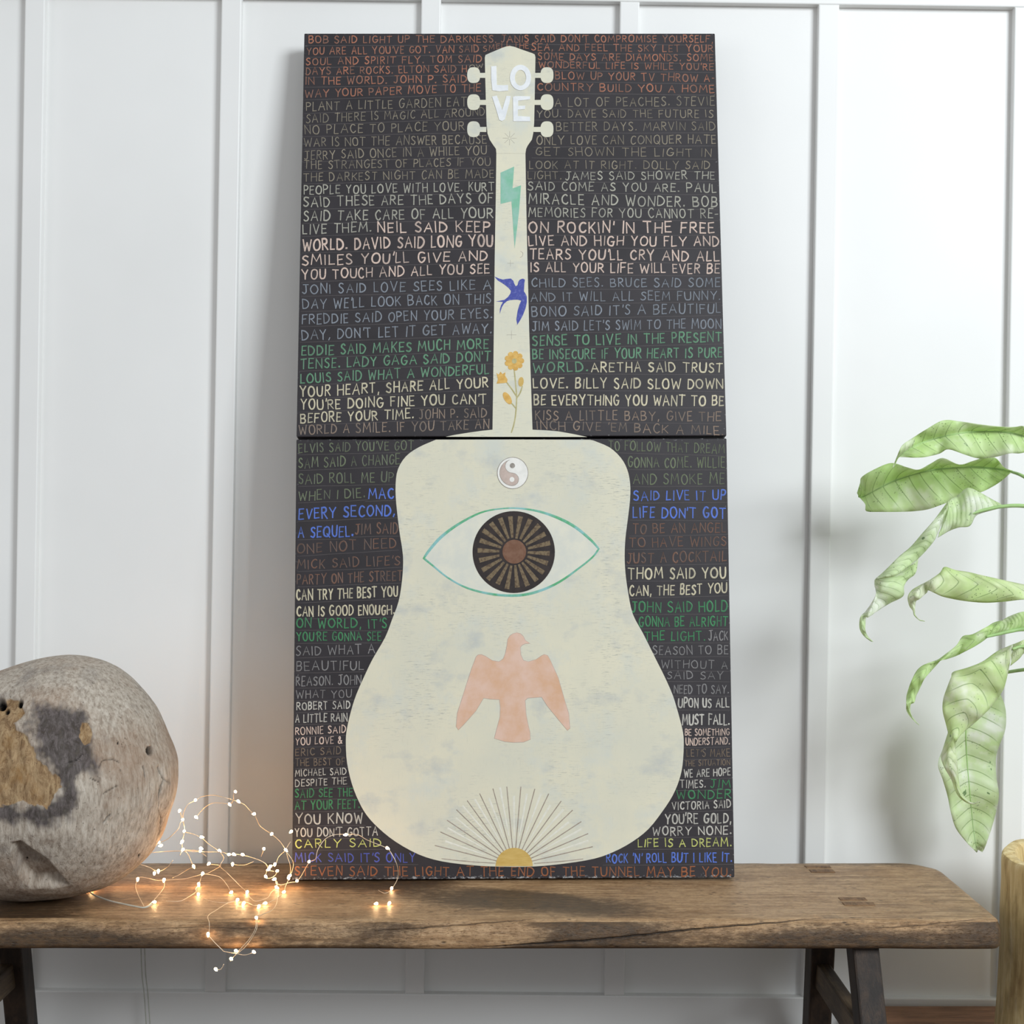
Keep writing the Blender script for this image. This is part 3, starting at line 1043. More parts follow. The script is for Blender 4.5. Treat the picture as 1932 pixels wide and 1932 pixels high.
stroke_obj('ray', lower, [sm([(1100, 1620.5), (1060, 1625), (1008, 1629)])], 1.6, M['ray'], S0, G0 + 0.00003, parent=sn)

# --- hand lettering
GL = {
    'A': (.78, "0,0 .39,1 .78,0/.13,.36 .66,.38"), 'B': (.62, "0,0 0,1/~0,1 .42,.98 .52,.77 .38,.55 0,.52/~0,.52 .45,.5 .6,.26 .42,.03 0,0"),
    'C': (.64, "~.62,.86 .45,1 .2,.92 .03,.6 .08,.22 .3,.01 .5,.04 .64,.18"), 'D': (.7, "0,0 0,1/~0,1 .4,.93 .68,.6 .62,.25 .35,.03 0,0"),
    'E': (.54, ".54,1 0,1/0,1 0,0/0,0 .55,.02/0,.52 .45,.53"), 'F': (.54, ".55,1 0,1/0,1 0,0/0,.52 .44,.53"),
    'G': (.72, "~.66,.87 .45,1 .2,.92 .03,.6 .08,.22 .3,.01 .55,.06 .68,.28 .7,.45/.42,.45 .74,.45"), 'H': (.68, "0,0 0,1/.68,0 .68,1/0,.5 .68,.52"),
    'I': (.1, ".05,0 .05,1"), 'J': (.6, "~.42,1 .44,.5 .4,.15 .22,0 .02,.14/.14,1 .7,1"), 'K': (.62, "0,0 0,1/.58,.98 .04,.45/.16,.56 .62,0"),
    'L': (.5, "0,1 0,0/0,0 .5,.02"), 'M': (.92, "0,0 .12,1/.12,1 .45,.3 .8,1/.8,1 .92,0"), 'N': (.7, "0,0 0,1/0,1 .7,0/.7,0 .7,1"),
    'O': (.76, "~.38,1 .12,.88 0,.5 .12,.12 .38,0 .64,.12 .76,.5 .64,.88 .4,1 .36,1"), 'P': (.56, "0,0 0,1/~0,1 .42,.97 .56,.74 .4,.5 0,.46"),
    'Q': (.8, "~.38,1 .12,.88 0,.5 .12,.12 .38,0 .64,.12 .76,.5 .64,.88 .4,1 .36,1/.46,.28 .82,-.1"), 'R': (.62, "0,0 0,1/~0,1 .42,.97 .54,.75 .4,.54 0,.5/.2,.5 .62,0"),
    'S': (.56, "~.54,.87 .35,1 .12,.93 .06,.72 .26,.55 .46,.42 .54,.22 .38,.03 .16,.02 0,.14"), 'T': (.7, "0,1 .7,.99/.35,1 .34,0"),
    'U': (.68, "~0,1 0,.4 .1,.08 .34,0 .58,.08 .67,.4 .68,1"), 'V': (.74, "0,1 .36,0/.36,0 .74,1"), 'W': (1.0, "0,1 .22,0/.22,0 .5,.75/.5,.75 .76,0/.76,0 1,1"),
    'X': (.7, "0,0 .7,1/0,1 .7,0"), 'Y': (.72, "0,1 .36,.5/.72,1 .36,.5 .35,0"), 'Z': (.64, "0,1 .64,1/.64,1 0,0/0,0 .64,0"),
    "'": (.1, ".08,1.05 .03,.78"), '.': (.14, ".02,.05 .09,.03 .11,.1 .05,.11 .03,.05"), ',': (.14, ".1,.08 .02,-.16"), '-': (.32, "0,.45 .32,.47"),
    '&': (.7, "~.7,0 .3,.5 .12,.78 .28,1 .44,.8 .3,.55 .04,.25 .12,.02 .4,.02 .68,.4"),
}
GLP = {}
for ch, (w_, s_) in GL.items():
    pl = []
    for part in s_.split('/'):
        sm_ = part.startswith('~')
        pts = [tuple(float(q) for q in p.split(',')) for p in part.lstrip('~').split()]
        pl.append((sm_, pts))
    GLP[ch] = (w_, pl)

INK = {
    'rust': (172, 112, 88), 'tan': (146, 136, 118), 'stone': (176, 174, 160), 'pink': (216, 192, 178), 'slate': (134, 141, 151), 'green': (98, 146, 114),
    'cream': (208, 199, 170), 'umber': (148, 128, 112), 'moss': (108, 118, 92), 'blue': (88, 120, 212), 'brown': (116, 86, 72), 'leaf': (62, 132, 86),
    'ash': (138, 136, 136), 'bark': (126, 110, 93), 'white': (196, 193, 184), 'lime': (206, 212, 120), 'indigo': (80, 92, 186), 'sienna': (150, 90, 56),
}
INKNAME = {'rust': 'rust red lettering', 'tan': 'dim tan lettering', 'stone': 'pale grey lettering', 'pink': 'pinkish white lettering', 'slate': 'blue-grey lettering',
           'green': 'soft green lettering', 'cream': 'cream lettering', 'umber': 'grey-brown lettering', 'moss': 'dull moss green lettering', 'blue': 'bright blue lettering',
           'brown': 'dark brown lettering', 'leaf': 'leaf green lettering', 'ash': 'mid grey lettering', 'bark': 'faded brown lettering', 'white': 'off-white lettering',
           'lime': 'yellow-green lettering', 'indigo': 'indigo blue lettering', 'sienna': 'sienna brown lettering'}
UP = [
    ("BOB SAID LIGHT UP THE DARKNESS.", 583, 81, 936, 80, 12.5, 'rust'), ("JANIS SAID DON'T COMPROMISE YOURSELF,", 945, 79, 1345, 80, 12.5, 'rust'),
    ("YOU ARE ALL YOU'VE GOT. VAN SAID", 579, 103, 903, 98.5, 13, 'rust'), ("SMELL", 912, 98, 962, 86.5, 9.5, 'rust'), ("THE", 970, 90, 997, 92, 10, 'rust'), ("SEA, AND FEEL THE SKY LET YOUR", 1003, 95, 1345, 98, 12.5, 'rust'),
    ("SOUL AND SPIRIT FLY. TOM SAID", 578, 122.6, 908, 117, 13, 'rust'), ("SOME DAYS ARE DIAMONDS, SOME", 1015.4, 112.8, 1348, 115, 12.5, 'rust'),
    ("DAYS ARE ROCKS. ELTON SAID H", 577.8, 141, 880, 136, 13, 'rust'), ("OW", 886, 130, 911, 127, 7, 'tan'), ("WONDERFUL LIFE IS WHILE YOU'RE", 1017, 128, 1348.7, 132, 12, 'rust'),
    ("IN THE WORLD. JOHN P. SAID", 576, 159.6, 880, 155, 13.5, 'rust'), ("BLOW UP YOUR TV THROW A-", 1048, 148.7, 1348, 154, 13.5, 'rust'),
    ("WAY YOUR PAPER MOVE TO THE", 576, 183.5, 906.5, 172.6, 14, 'rust'), ("COUNTRY BUILD YOU A HOME", 1014, 170.4, 1348, 174.8, 13.5, 'rust'),
    ("PLANT A LITTLE GARDEN EAT", 578, 209, 880, 199.8, 16, 'tan'), ("A LOT OF PEACHES. STEVIE", 1047, 200.9, 1348.7, 198.7, 16, 'tan'),
    ("SAID THERE IS MAGIC ALL AROUND", 578, 231.5, 914, 218, 15, 'tan'), ("YOU. DAVE SAID THE FUTURE IS", 1013, 221.5, 1345, 221.5, 14, 'tan'),
    ("NO PLACE TO PLACE YOUR", 575.7, 253, 876, 245.4, 16, 'tan'), ("BETTER DAYS. MARVIN SAID", 1050, 246.5, 1352, 245.4, 15.5, 'tan'),
    ("WAR IS NOT THE ANSWER BECAUSE", 574.3, 276.5, 917.4, 270.4, 16, 'tan'), ("ONLY LOVE CAN CONQUER HATE", 1013, 272.6, 1353, 270.4, 16, 'tan'),
    ("JERRY SAID ONCE IN A WHILE YOU", 574.3, 301, 917.4, 291, 16, 'tan'), ("GET SHOWN THE LIGHT IN", 1010.4, 293, 1341.5, 295.4, 15, 'tan'),
    ("THE STRANGEST OF PLACES IF YOU", 574.3, 319, 925, 311.7, 14.5, 'tan'), ("LOOK AT IT RIGHT. DOLLY SAID", 999, 318, 1339, 319, 14.5, 'tan'),
    ("THE DARKEST NIGHT CAN BE MADE", 572.8, 342, 931, 334.6, 15, 'tan'), ("LIGHT.", 996, 337.8, 1059, 338, 14, 'tan'), ("JAMES SAID SHOWER THE", 1066.5, 339, 1348, 337.8, 14.5, 'stone'),
    ("PEOPLE YOU LOVE WITH LOVE. KURT", 573.5, 366.5, 932, 359.6, 16, 'stone'), ("SAID COME AS YOU ARE. PAUL", 996, 358.5, 1351, 362.8, 15.5, 'stone'),
    ("SAID THESE ARE THE DAYS OF", 572.8, 390, 929, 382.4, 18, 'stone'), ("MIRACLE AND WONDER. BOB", 998, 383.5, 1353, 391, 18.5, 'stone'),
    ("SAID TAKE CARE OF ALL YOUR", 573.5, 416.5, 930, 410.7, 18, 'stone'), ("MEMORIES FOR YOU CANNOT RE-", 997.4, 408.5, 1357, 411.7, 16.5, 'stone'),
    ("LIVE THEM.", 571.7, 441.5, 700, 436.7, 18, 'stone'), ("NEIL SAID KEEP", 713.5, 438.5, 922.8, 437.8, 18.5, 'pink'), ("ON ROCKIN' IN THE FREE", 998, 439, 1347, 439, 20, 'pink'),
    ("WORLD. DAVID SAID LONG YOU", 571.7, 472, 929, 464, 20.5, 'pink'), ("LIVE AND HIGH YOU FLY AND", 998, 462.8, 1356.7, 464, 17.5, 'pink'),
    ("SMILES YOU'LL GIVE AND", 570.6, 500.5, 918.5, 491, 18, 'pink'), ("TEARS YOU'LL CRY AND ALL", 1000, 488.3, 1361, 492, 18.5, 'pink'),
    ("YOU TOUCH AND ALL YOU SEE", 570.6, 527.5, 922.8, 515, 17.5, 'pink'), ("IS ALL YOUR LIFE WILL EVER BE", 1001, 512.8, 1361, 516, 17, 'pink'),
    ("JONI SAID LOVE SEES LIKE A", 570, 554.5, 926, 545.4, 17.5, 'slate'), ("CHILD SEES. BRUCE SAID SOME", 1003.5, 541, 1359, 541, 16, 'slate'),
    ("DAY WE'LL LOOK BACK ON THIS", 571.7, 583, 926, 571.5, 17.5, 'slate'), ("AND IT WILL ALL SEEM FUNNY.", 1001.7, 568.3, 1362, 565.5, 16, 'slate'),
    ("FREDDIE SAID OPEN YOUR EYES.", 570.6, 611.5, 928, 599.8, 17.5, 'slate'), ("BONO SAID IT'S A BEAUTIFUL", 1004, 597, 1363, 590, 17.5, 'slate'),
    ("DAY, DON'T LET IT GET AWAY.", 570, 641, 927, 628, 18, 'slate'), ("JIM SAID LET'S SWIM TO THE MOON", 1004, 624, 1364.8, 619, 17, 'slate'),
    ("EDDIE SAID MAKES MUCH MORE", 569.6, 671, 921, 657, 18, 'green'), ("SENSE TO LIVE IN THE PRESENT", 1005, 652.5, 1364.8, 644, 18, 'green'),
    ("TENSE. LADY GAGA SAID DON'T", 567.4, 695.5, 925, 681, 17.5, 'green'), ("BE INSECURE IF YOUR HEART IS PURE", 1005, 677, 1364.8, 673.7, 17.5, 'green'),
    ("LOUIS SAID WHAT A WONDERFUL", 567.4, 722.5, 922, 705, 17.5, 'green'), ("WORLD.", 1005.6, 703, 1109, 700, 17.5, 'green'), ("ARETHA SAID TRUST", 1116, 701, 1364.3, 702, 17.5, 'cream'),
    ("YOUR HEART, SHARE ALL YOUR", 566.8, 748.5, 920.6, 730, 18.5, 'cream'), ("LOVE. BILLY SAID SLOW DOWN", 1006.7, 732, 1367.6, 733.5, 18, 'cream'),
    ("YOU'RE DOING FINE YOU CAN'T", 567.4, 773, 917.4, 760.7, 18, 'cream'), ("BE EVERYTHING YOU WANT TO BE", 1007.8, 764, 1367.6, 765, 18.5, 'cream'),
    ("BEFORE YOUR TIME.", 567.4, 797.7, 780, 789, 17.5, 'cream'), ("JOHN P. SAID", 791, 790, 917.4, 786.7, 16.5, 'umber'), ("KISS A LITTLE BABY, GIVE THE", 1010.4, 792, 1360, 794, 17, 'umber'),
    ("WORLD A SMILE. IF YOU TAKE AN", 564.5, 819.5, 922, 808.5, 17, 'umber'), ("INCH GIVE 'EM BACK A MILE.", 1013, 809.8, 1364.3, 820.4, 16, 'umber'),
]
LO = [
    ("ELVIS SAID YOU'VE GOT", 564, 853.5, 780, 848, 16.5, 'moss'), ("TO FOLLOW THAT DREAM", 1149, 849, 1371, 855.5, 17, 'moss'),
    ("SAM SAID A CHANGE", 564, 883, 754, 875.4, 18.5, 'moss'), ("GONNA COME. WILLIE", 1185, 881, 1371, 882, 18.5, 'moss'),
    ("SAID ROLL ME UP", 564, 913, 742, 909, 18, 'moss'), ("AND SMOKE ME", 1195, 913.5, 1366, 912.4, 18.5, 'moss'),
    ("WHEN I DIE.", 564, 944.5, 688, 938.5, 17, 'moss'), ("MAC", 696, 940.7, 742, 939.6, 19, 'blue'), ("SAID LIVE IT UP", 1196, 944, 1368, 942.8, 17, 'blue'),
    ("EVERY SECOND,", 564, 979, 744, 972, 19.5, 'blue'), ("LIFE DON'T GOT", 1194.8, 976.5, 1371, 977.6, 19, 'blue'),
    ("A SEQUEL.", 562.8, 1013.6, 666, 1012, 19.5, 'blue'), ("JIM SAID", 670, 1008, 750, 1006.5, 19, 'brown'), ("TO BE AN ANGEL", 1194, 1006.5, 1371, 1003.7, 18, 'brown'),
    ("ONE NOT NEED", 561, 1044.5, 746.5, 1033, 18, 'brown'), ("TO HAVE WINGS", 1187.6, 1032, 1372.5, 1029.8, 17, 'brown'),
    ("MICK SAID LIFE'S", 561, 1073.5, 754, 1065.7, 17, 'brown'), ("JUST A COCKTAIL", 1183, 1062.4, 1371, 1059, 18.5, 'brown'),
    ("PARTY ON THE STREET", 560.7, 1102.5, 758, 1095, 18, 'brown'), ("THOM SAID YOU", 1185.4, 1091.7, 1369, 1090.7, 19.5, 'cream'),
    ("CAN TRY THE BEST YOU", 560, 1132.5, 750, 1125, 18.5, 'cream'), ("CAN, THE BEST YOU", 1188, 1124.5, 1375, 1119, 18, 'cream'),
    ("CAN IS GOOD ENOUGH.", 560, 1163, 744, 1159, 18, 'cream'), ("JOHN SAID HOLD", 1191.5, 1154.8, 1376, 1153.7, 19, 'leaf'),
    ("ON WORLD, IT'S", 560, 1184, 729, 1185, 17, 'leaf'), ("GONNA BE ALRIGHT", 1206, 1182, 1376, 1181, 17.5, 'leaf'),
    ("YOU'RE GONNA SEE", 560, 1209, 719, 1208, 15.5, 'leaf'), ("THE LIGHT.", 1217, 1208, 1330, 1208, 16, 'leaf'), ("JACK", 1337, 1208, 1377, 1208, 17, 'ash'),
    ("SAID WHAT A", 559, 1237, 707, 1232, 16.5, 'ash'), ("SEASON TO BE", 1232, 1235, 1374.6, 1234, 16, 'ash'),
    ("BEAUTIFUL", 559.5, 1265, 686, 1262.8, 17, 'ash'), ("WITHOUT A", 1248, 1260.7, 1372.4, 1261.7, 14.5, 'ash'),
    ("REASON. JOHN", 559, 1294, 681, 1291, 17, 'ash'), ("SAID SAY", 1259, 1281, 1363.7, 1281, 14, 'ash'),
    ("WHAT YOU", 559, 1317, 663, 1316, 14.5, 'ash'), ("NEED TO SAY.", 1271.5, 1308.5, 1379, 1308.5, 16, 'ash'),
    ("ROBERT SAID", 560, 1339.5, 660, 1336.7, 14, 'white'), ("UPON US ALL", 1280, 1334.6, 1380, 1334.6, 17, 'white'),
    ("A LITTLE RAIN", 557.8, 1362.5, 655, 1360.7, 15, 'white'), ("MUST FALL.", 1287.5, 1367, 1380, 1367.5, 19.5, 'white'),
    ("RONNIE SAID", 557.8, 1386, 652, 1382, 13, 'pink'), ("BE SOMETHING", 1292.5, 1387.5, 1379, 1386.7, 12, 'pink'),
    ("YOU LOVE &", 557.8, 1405.5, 645, 1402, 12.5, 'pink'), ("UNDERSTAND.", 1294, 1406, 1380, 1404, 13, 'pink'),
    ("ERIC SAID", 557.8, 1425.6, 642.6, 1422.6, 12.5, 'bark'), ("LET'S MAKE", 1296, 1428, 1381, 1427, 13.5, 'bark'),
    ("THE BEST OF", 557.8, 1445, 650, 1443, 12.5, 'bark'), ("THE SITUATION", 1292, 1445.4, 1380.5, 1443, 10, 'bark'),
    ("MICHAEL SAID", 557.5, 1464.5, 653, 1460.7, 12, 'white'), ("WE ARE HOPE", 1291, 1466.5, 1380.5, 1462.8, 13.5, 'white'),
    ("DESPITE THE", 557.5, 1484, 654, 1479, 12, 'white'), ("TIMES.", 1284, 1486.7, 1331, 1485.7, 13.5, 'white'), ("JIM", 1340, 1485.7, 1379, 1484.6, 14, 'leaf'),
    ("SAID SEE THE", 557, 1504.5, 665, 1502, 15, 'leaf'), ("WONDER", 1277.5, 1507, 1381, 1506.3, 16, 'leaf'),
    ("AT YOUR FEET.", 557, 1527.5, 678, 1524.8, 16, 'leaf'), ("VICTORIA SAID", 1268.5, 1528, 1383, 1523.7, 14, 'white'),
    ("YOU KNOW", 557.5, 1554, 684, 1552, 18, 'white'), ("YOU'RE GOLD,", 1255, 1554, 1383, 1553, 18, 'white'),
    ("YOU DON'T GOTTA", 557, 1578.5, 712, 1576, 15.5, 'white'), ("WORRY NONE.", 1231.5, 1576.5, 1383, 1573.7, 15.5, 'white'),
    ("CARLY SAID", 557.5, 1599.3, 719, 1597.6, 14.5, 'lime'), ("LIFE IS A DREAM.", 1204.5, 1597.6, 1382, 1596.5, 15, 'lime'),
    ("MICK SAID IT'S ONLY", 557, 1625.5, 783, 1626.5, 15.5, 'indigo'), ("ROCK 'N' ROLL BUT I LIKE IT.", 1144.5, 1627.5, 1383, 1625.9, 16.5, 'blue'),
    ("STEVEN SAID THE LIGHT AT THE END OF THE TUNNEL MAY BE YOU.", 557.5, 1651.5, 1379, 1653, 16.5, 'sienna'),
]
LIFT = 0.00045
rnd = random.Random(11)


def letter_line(panel, text, x0, y0, x1, y1, cap, ink, store):
    # keep a hair of board showing at either side of the row
    t = (y1 - 63) / 760 if panel is upper else (y1 - 828) / 829
    x1 = min(x1, (1349 + 22 * t if panel is upper else 1371 + 15 * t) - 5)
    x0 = max(x0, (574 - 15 * t if panel is upper else 559 - 8.4 * t) + 4)
    # lay the letters out in cap-height units, then stretch to the measured width
    pos, x = [], 0.0
    for ch in text:
        if ch == ' ':
            x += 0.62
            continue
        w, _ = GLP[ch]
        s = rnd.uniform(0.92, 1.08)
        pos.append((ch, x, s))
        x += w * s + (0.34 if ch not in "'" else 0.2)
    total = x - 0.34
    kx = (x1 - x0) / total
    strong = {'tan': 0.115, 'moss': 0.125, 'brown': 0.14, 'ash': 0.13, 'bark': 0.13, 'slate': 0.13, 'stone': 0.135, 'umber': 0.13}.get(ink, 0.155)
    verts, faces, cols = store
    fade = {'tan': 0.30, 'rust': 0.42, 'moss': 0.35, 'brown': 0.4, 'umber': 0.4, 'ash': 0.25, 'bark': 0.3}.get(ink, 0.2)
    word_tone = 1.0
    for ch, lx, s in pos:
        tone = 1.0 - rnd.random() ** 1.5 * fade
        c = INK[ink]
        g = 62
        colr = rgb(*(g + (q - g) * tone for q in c))
        rot = rnd.uniform(-0.06, 0.06)
        dy = rnd.uniform(-0.05, 0.05)
        hs = rnd.uniform(0.93, 1.07)
        _, paths = GLP[ch]
        if ch in "I.',-":
            rot *= 1.6
        out = []
        for smf, pts in paths:
            q = []
            for (px, py) in pts:
                px, py = px * s + rnd.uniform(-0.025, 0.025), py * hs + rnd.uniform(-0.03, 0.03) + dy
                px, py = px + math.sin(rot) * py, py
                q.append((px, py))
            if smf:
                q = [(p.x, p.y) for p in crom([(a, b, 0) for a, b in q], 3)]
            img = []
            for (px, py) in q:
                X = x0 + (lx + px) * kx
                t = (X - x0) / (x1 - x0)
                Y = y0 + (y1 - y0) * t - py * cap
                img.append((X, Y))
            out.append(img)
        n0 = len(verts)
        lw = max(1.7, cap * strong) * rnd.uniform(0.88, 1.12)
        strokes(panel, out, lw, LIFT, 0.00012, verts, faces)
        cols += [colr] * (len(verts) - n0)


for panel, lines in ((upper, UP), (lower, LO)):
    v, f = [], []
    for (text, x0, y0, x1, y1, cap, ink) in lines:          # thin ruled lines belong to the board's own paint
        if cap < 11:
            continue
        ed = (lambda y: 574 - 14 * (y - 62) / 762) if panel is upper else (lambda y: 560.5 - 8.5 * (y - 829) / 830)
        er = (lambda y: 1348 + 23 * (y - 66) / 760) if panel is upper else (lambda y: 1373 + 14 * (y - 829) / 830)
        sl = (y1 - y0) / (x1 - x0)
        xa = ed(y0) + 3 if x0 < 640 else x0 - 7
        xb = er(y1) - 3 if x1 > 1300 else x1 + 6
        pts = []
        for i in range(13):
            X = xa + (xb - xa) * i / 12
            pts.append((X, y0 + sl * (X - x0) + 5.0 + 0.7 * noise.noise((X * 0.02, y0 * 0.1, 0))))
        yl = max(p[1] for p in pts)
        if (panel is upper and yl > 822) or (panel is lower and yl > 1655):
            continue
        strokes(panel, [pts], 0.9, 0.0002, 0.0001, v, f)
    board = next(o for o in COL.objects if o.parent is panel and o.name.startswith('board'))
    bm = bmesh.new()
    bm.from_mesh(board.data)
    nv_ = [bm.verts.new(p) for p in v]
    for q in f:
        bm.faces.new([nv_[i] for i in q]).material_index = 1
    bm.to_mesh(board.data)
    bm.free()
    board.data.materials.append(M['rule'])
    for (text, x0, y0, x1, y1, cap, ink) in lines:
        st = ([], [], [])
        letter_line(panel, text, x0, y0, x1, y1, cap, ink, st)
        o = link('lettering', st[0], st[1], M['ink'], panel, False, INKNAME[ink])
        at = o.data.color_attributes.new('ink', 'FLOAT_COLOR', 'POINT')
        at.data.foreach_set('color', [q for cc in st[2] for q in cc])

# ------------------------------------------------------------------ driftwood ball
BC = Vector(((98 - 966) / 2736.0 * 2.40, 2.40, CZ + (966 - 1465) / 2736.0 * 2.40))
KS = 2.40 / 2736.0
sil = [(331, 1450), (328, 1500), (316, 1540), (297, 1590), (265, 1630), (215, 1665), (150, 1684), (90, 1691), (30, 1690), (-40, 1672), (-100, 1620), (-135, 1550), (-145, 1465),
       (-135, 1390), (-100, 1325), (-40, 1283), (10, 1262), (60, 1246), (100, 1238.5), (150, 1238), (200, 1253), (242, 1284), (285, 1332), (311, 1386), (325, 1420)]
rad = []
for x, y in crom([(a, b, 0) for a, b in sil], 6, True) and [(p.x, p.y) for p in crom([(a, b, 0) for a, b in sil], 6, True)]:
    dx, dy = x - 98, 1465 - y
    rad.append((math.atan2(dy, dx), math.hypot(dx, dy) * KS))
rad.sort()


def rsil(th):
    import bisect
    k = bisect.bisect_left(rad, (th, 0))
    a = rad[(k - 1) % len(rad)]
    b = rad[k % len(rad)]
    ta, tb = a[0], b[0]
    if tb < ta:
        tb += 2 * math.pi
        if th < ta:
            th += 2 * math.pi
    t = (th - ta) / (tb - ta) if tb > ta else 0
    return a[1] + (b[1] - a[1]) * min(max(t, 0), 1)


def ball():
    nu, nv = 460, 300
    nf = 360                                    # most columns face the room
    verts, faces = [], []
    dark, bare, hole = [], [], []
    holes = [(0, 1326, 7, 0.02), (38, 1326, 4.5, 0.008), (283, 1416, 5.2, 0.024), (223, 1402, 1.6, 0.003), (46, 1636, 1.5, 0.003), (262, 1614, 1.5, 0.003), (12, 1340, 4, 0.006)]
    cracks = [[(300, 1445), (309, 1470), (303, 1500), (301, 1527), (308, 1545), (304, 1575), (296, 1592)], [(309, 1470), (321, 1478)], [(270, 1445), (274, 1465)],
              [(125, 1440), (145, 1434), (156, 1422)], [(195, 1497), (208, 1490), (222, 1482)], [(195, 1552), (200, 1545), (208, 1537)], [(170, 1468), (180, 1473), (190, 1476)],
              [(187, 1448), (193, 1436), (201, 1433), (212, 1432), (225, 1438)]]

    def segd(px, py, path):
        best = 1e9
        for (ax, ay), (bx, by) in zip(path, path[1:]):
            dx, dy = bx - ax, by - ay
            t = max(0, min(1, ((px - ax) * dx + (py - ay) * dy) / (dx * dx + dy * dy)))
            best = min(best, math.hypot(px - ax - t * dx, py - ay - t * dy))
        return best

    def poly_in(px, py, poly):
        ins, d = False, 1e9
        n = len(poly)
        for i in range(n):
            ax, ay = poly[i]
            bx, by = poly[(i + 1) % n]
            if (ay > py) != (by > py) and px < (bx - ax) * (py - ay) / (by - ay) + ax:
                ins = not ins
            ex, ey = bx - ax, by - ay
            t = max(0, min(1, ((px - ax) * ex + (py - ay) * ey) / (ex * ex + ey * ey)))
            d = min(d, math.hypot(px - ax - t * ex, py - ay - t * ey))
        return d if ins else -d
    bare_p = [(-60, 1350), (-5, 1318), (40, 1322), (45, 1345), (25, 1362), (32, 1380), (50, 1390), (60, 1410), (64, 1432), (88, 1448), (108, 1462), (116, 1484), (100, 1508), (88, 1526), (70, 1518), (20, 1516), (-60, 1525)]
    knot_p = [(155, 1362), (168, 1362), (176, 1380), (172, 1402), (160, 1405), (150, 1390)]
    dark_p = [(60, 1326), (110, 1322), (150, 1335), (170, 1362), (180, 1400), (188, 1432), (186, 1460), (165, 1468), (150, 1490), (158, 1510), (140, 1540), (90, 1562), (30, 1560), (-60, 1545), (-60, 1510), (80, 1515), (112, 1490), (80, 1440), (62, 1400), (48, 1370)]
    lens_p = [(22, 1592), (38, 1588), (60, 1604), (90, 1624), (112, 1650), (128, 1669), (100, 1674), (60, 1675), (38, 1655), (24, 1622)]
    for i in range(nv + 1):
        ph = math.pi * i / nv
        for j in range(nu):
            lm = math.pi * j / nf if j < nf else math.pi + math.pi * (j - nf) / (nu - nf)
            d = Vector((math.sin(ph) * math.cos(lm), -math.sin(ph) * math.sin(lm), math.cos(ph)))   # poles up/down
            th = math.atan2(d.z, d.x)
            q = math.hypot(d.x, d.z)
            r = rsil(th) * q + 0.2 * (1 - q)
            p = d * r
            p += d * (0.004 * noise.noise(d * 3.1) + 0.0016 * noise.noise(d * 9 + Vector((3, 1, 2)))) * (1 - q ** 8 * 0.8)
            wp = BC + p
            ix, iy = 966 + wp.x / wp.y * 2736, 966 - (wp.z - CZ) / wp.y * 2736
            dk = br = hl = 0.0
            if d.y < 0.12:
                wob = 9 * noise.noise((ix * 0.035, iy * 0.035, 1)) + 4 * noise.noise((ix * 0.12, iy * 0.12, 5))
                b = poly_in(ix, iy, bare_p) + wob
                br = max(0, min(1, b / 6 + 0.5))
                k = poly_in(ix, iy, knot_p) + wob * 0.5
                br = max(br, 0.85 * max(0, min(1, k / 5 + 0.3)))
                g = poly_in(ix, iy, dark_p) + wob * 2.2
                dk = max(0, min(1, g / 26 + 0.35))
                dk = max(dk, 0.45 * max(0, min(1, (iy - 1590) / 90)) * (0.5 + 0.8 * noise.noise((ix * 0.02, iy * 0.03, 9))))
                p -= d * (0.0045 * br + 0.003 * br * noise.noise((ix * 0.07, iy * 0.03, 3)))
                for hx, hy, hr, dp in holes:
                    e = math.hypot(ix - hx, (iy - hy) * 0.85)
                    if e < hr * 1.8:
                        w = max(0, min(1, 1.5 - e / hr))
                        p -= d * dp * w
                        hl = max(hl, min(1, w * 1.8))
                for cpath in cracks:
                    e = segd(ix + 1.2 * noise.noise((ix * 0.2, iy * 0.2, 4)), iy, cpath)
                    if e < 3:
                        w = max(0, 1 - e / 1.5)
                        p -= d * 0.003 * w
                        hl = max(hl, 0.75 * w)
                # hollow worn into the foot of the ball: steep on its upper right lip, open below
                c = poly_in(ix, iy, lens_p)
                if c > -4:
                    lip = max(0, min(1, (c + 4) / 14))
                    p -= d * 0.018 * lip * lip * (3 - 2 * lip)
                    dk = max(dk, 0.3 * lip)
                # fold running down right flank
                e = segd(ix, iy, [(300, 1450), (303, 1500), (306, 1540), (300, 1590)])
                p -= d * 0.0035 * math.exp(-(e / 6) ** 2)
            if p.z < BZ + 0.0005 - BC.z:
                p.z = BZ + 0.0005 - BC.z
            verts.append(p)
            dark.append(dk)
            bare.append(br)
            hole.append(hl)
    for i in range(nv):
        for j in range(nu):
            k = (j + 1) % nu
            faces.append((i * nu + j, i * nu + k, (i + 1) * nu + k, (i + 1) * nu + j))
    o = link('driftwood_ball', verts, faces, M['ball'], None, True)
    bm = bmesh.new()
    bm.from_mesh(o.data)
    bmesh.ops.recalc_face_normals(bm, faces=bm.faces)
    bm.to_mesh(o.data)
    bm.free()
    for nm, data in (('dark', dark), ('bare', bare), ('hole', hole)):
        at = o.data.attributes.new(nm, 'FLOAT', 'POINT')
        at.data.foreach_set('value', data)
    o.location = BC
    o['label'] = 'large round weathered driftwood ball with dark hollows, on the left end of the bench'
    o['category'] = 'wooden ball'


ball()


# ------------------------------------------------------------------ fairy lights
def fdepth(px, py):
    if py > 1735:
        return 2.236
    d = (0.6357 - 0.0035) * 2736 / max(py - 966, 1)
    return min(max(d, 2.236), 2.455)


def fp(px, py, dd=0.0):
    return P(px, py, fdepth(px, py) + dd)


def c3(a, b):
    return 240 + a / 6.0375, 1460 + b / 6.0375


def c4(a, b):
    return 380 + a / 4.6, 1560 + b / 4.6


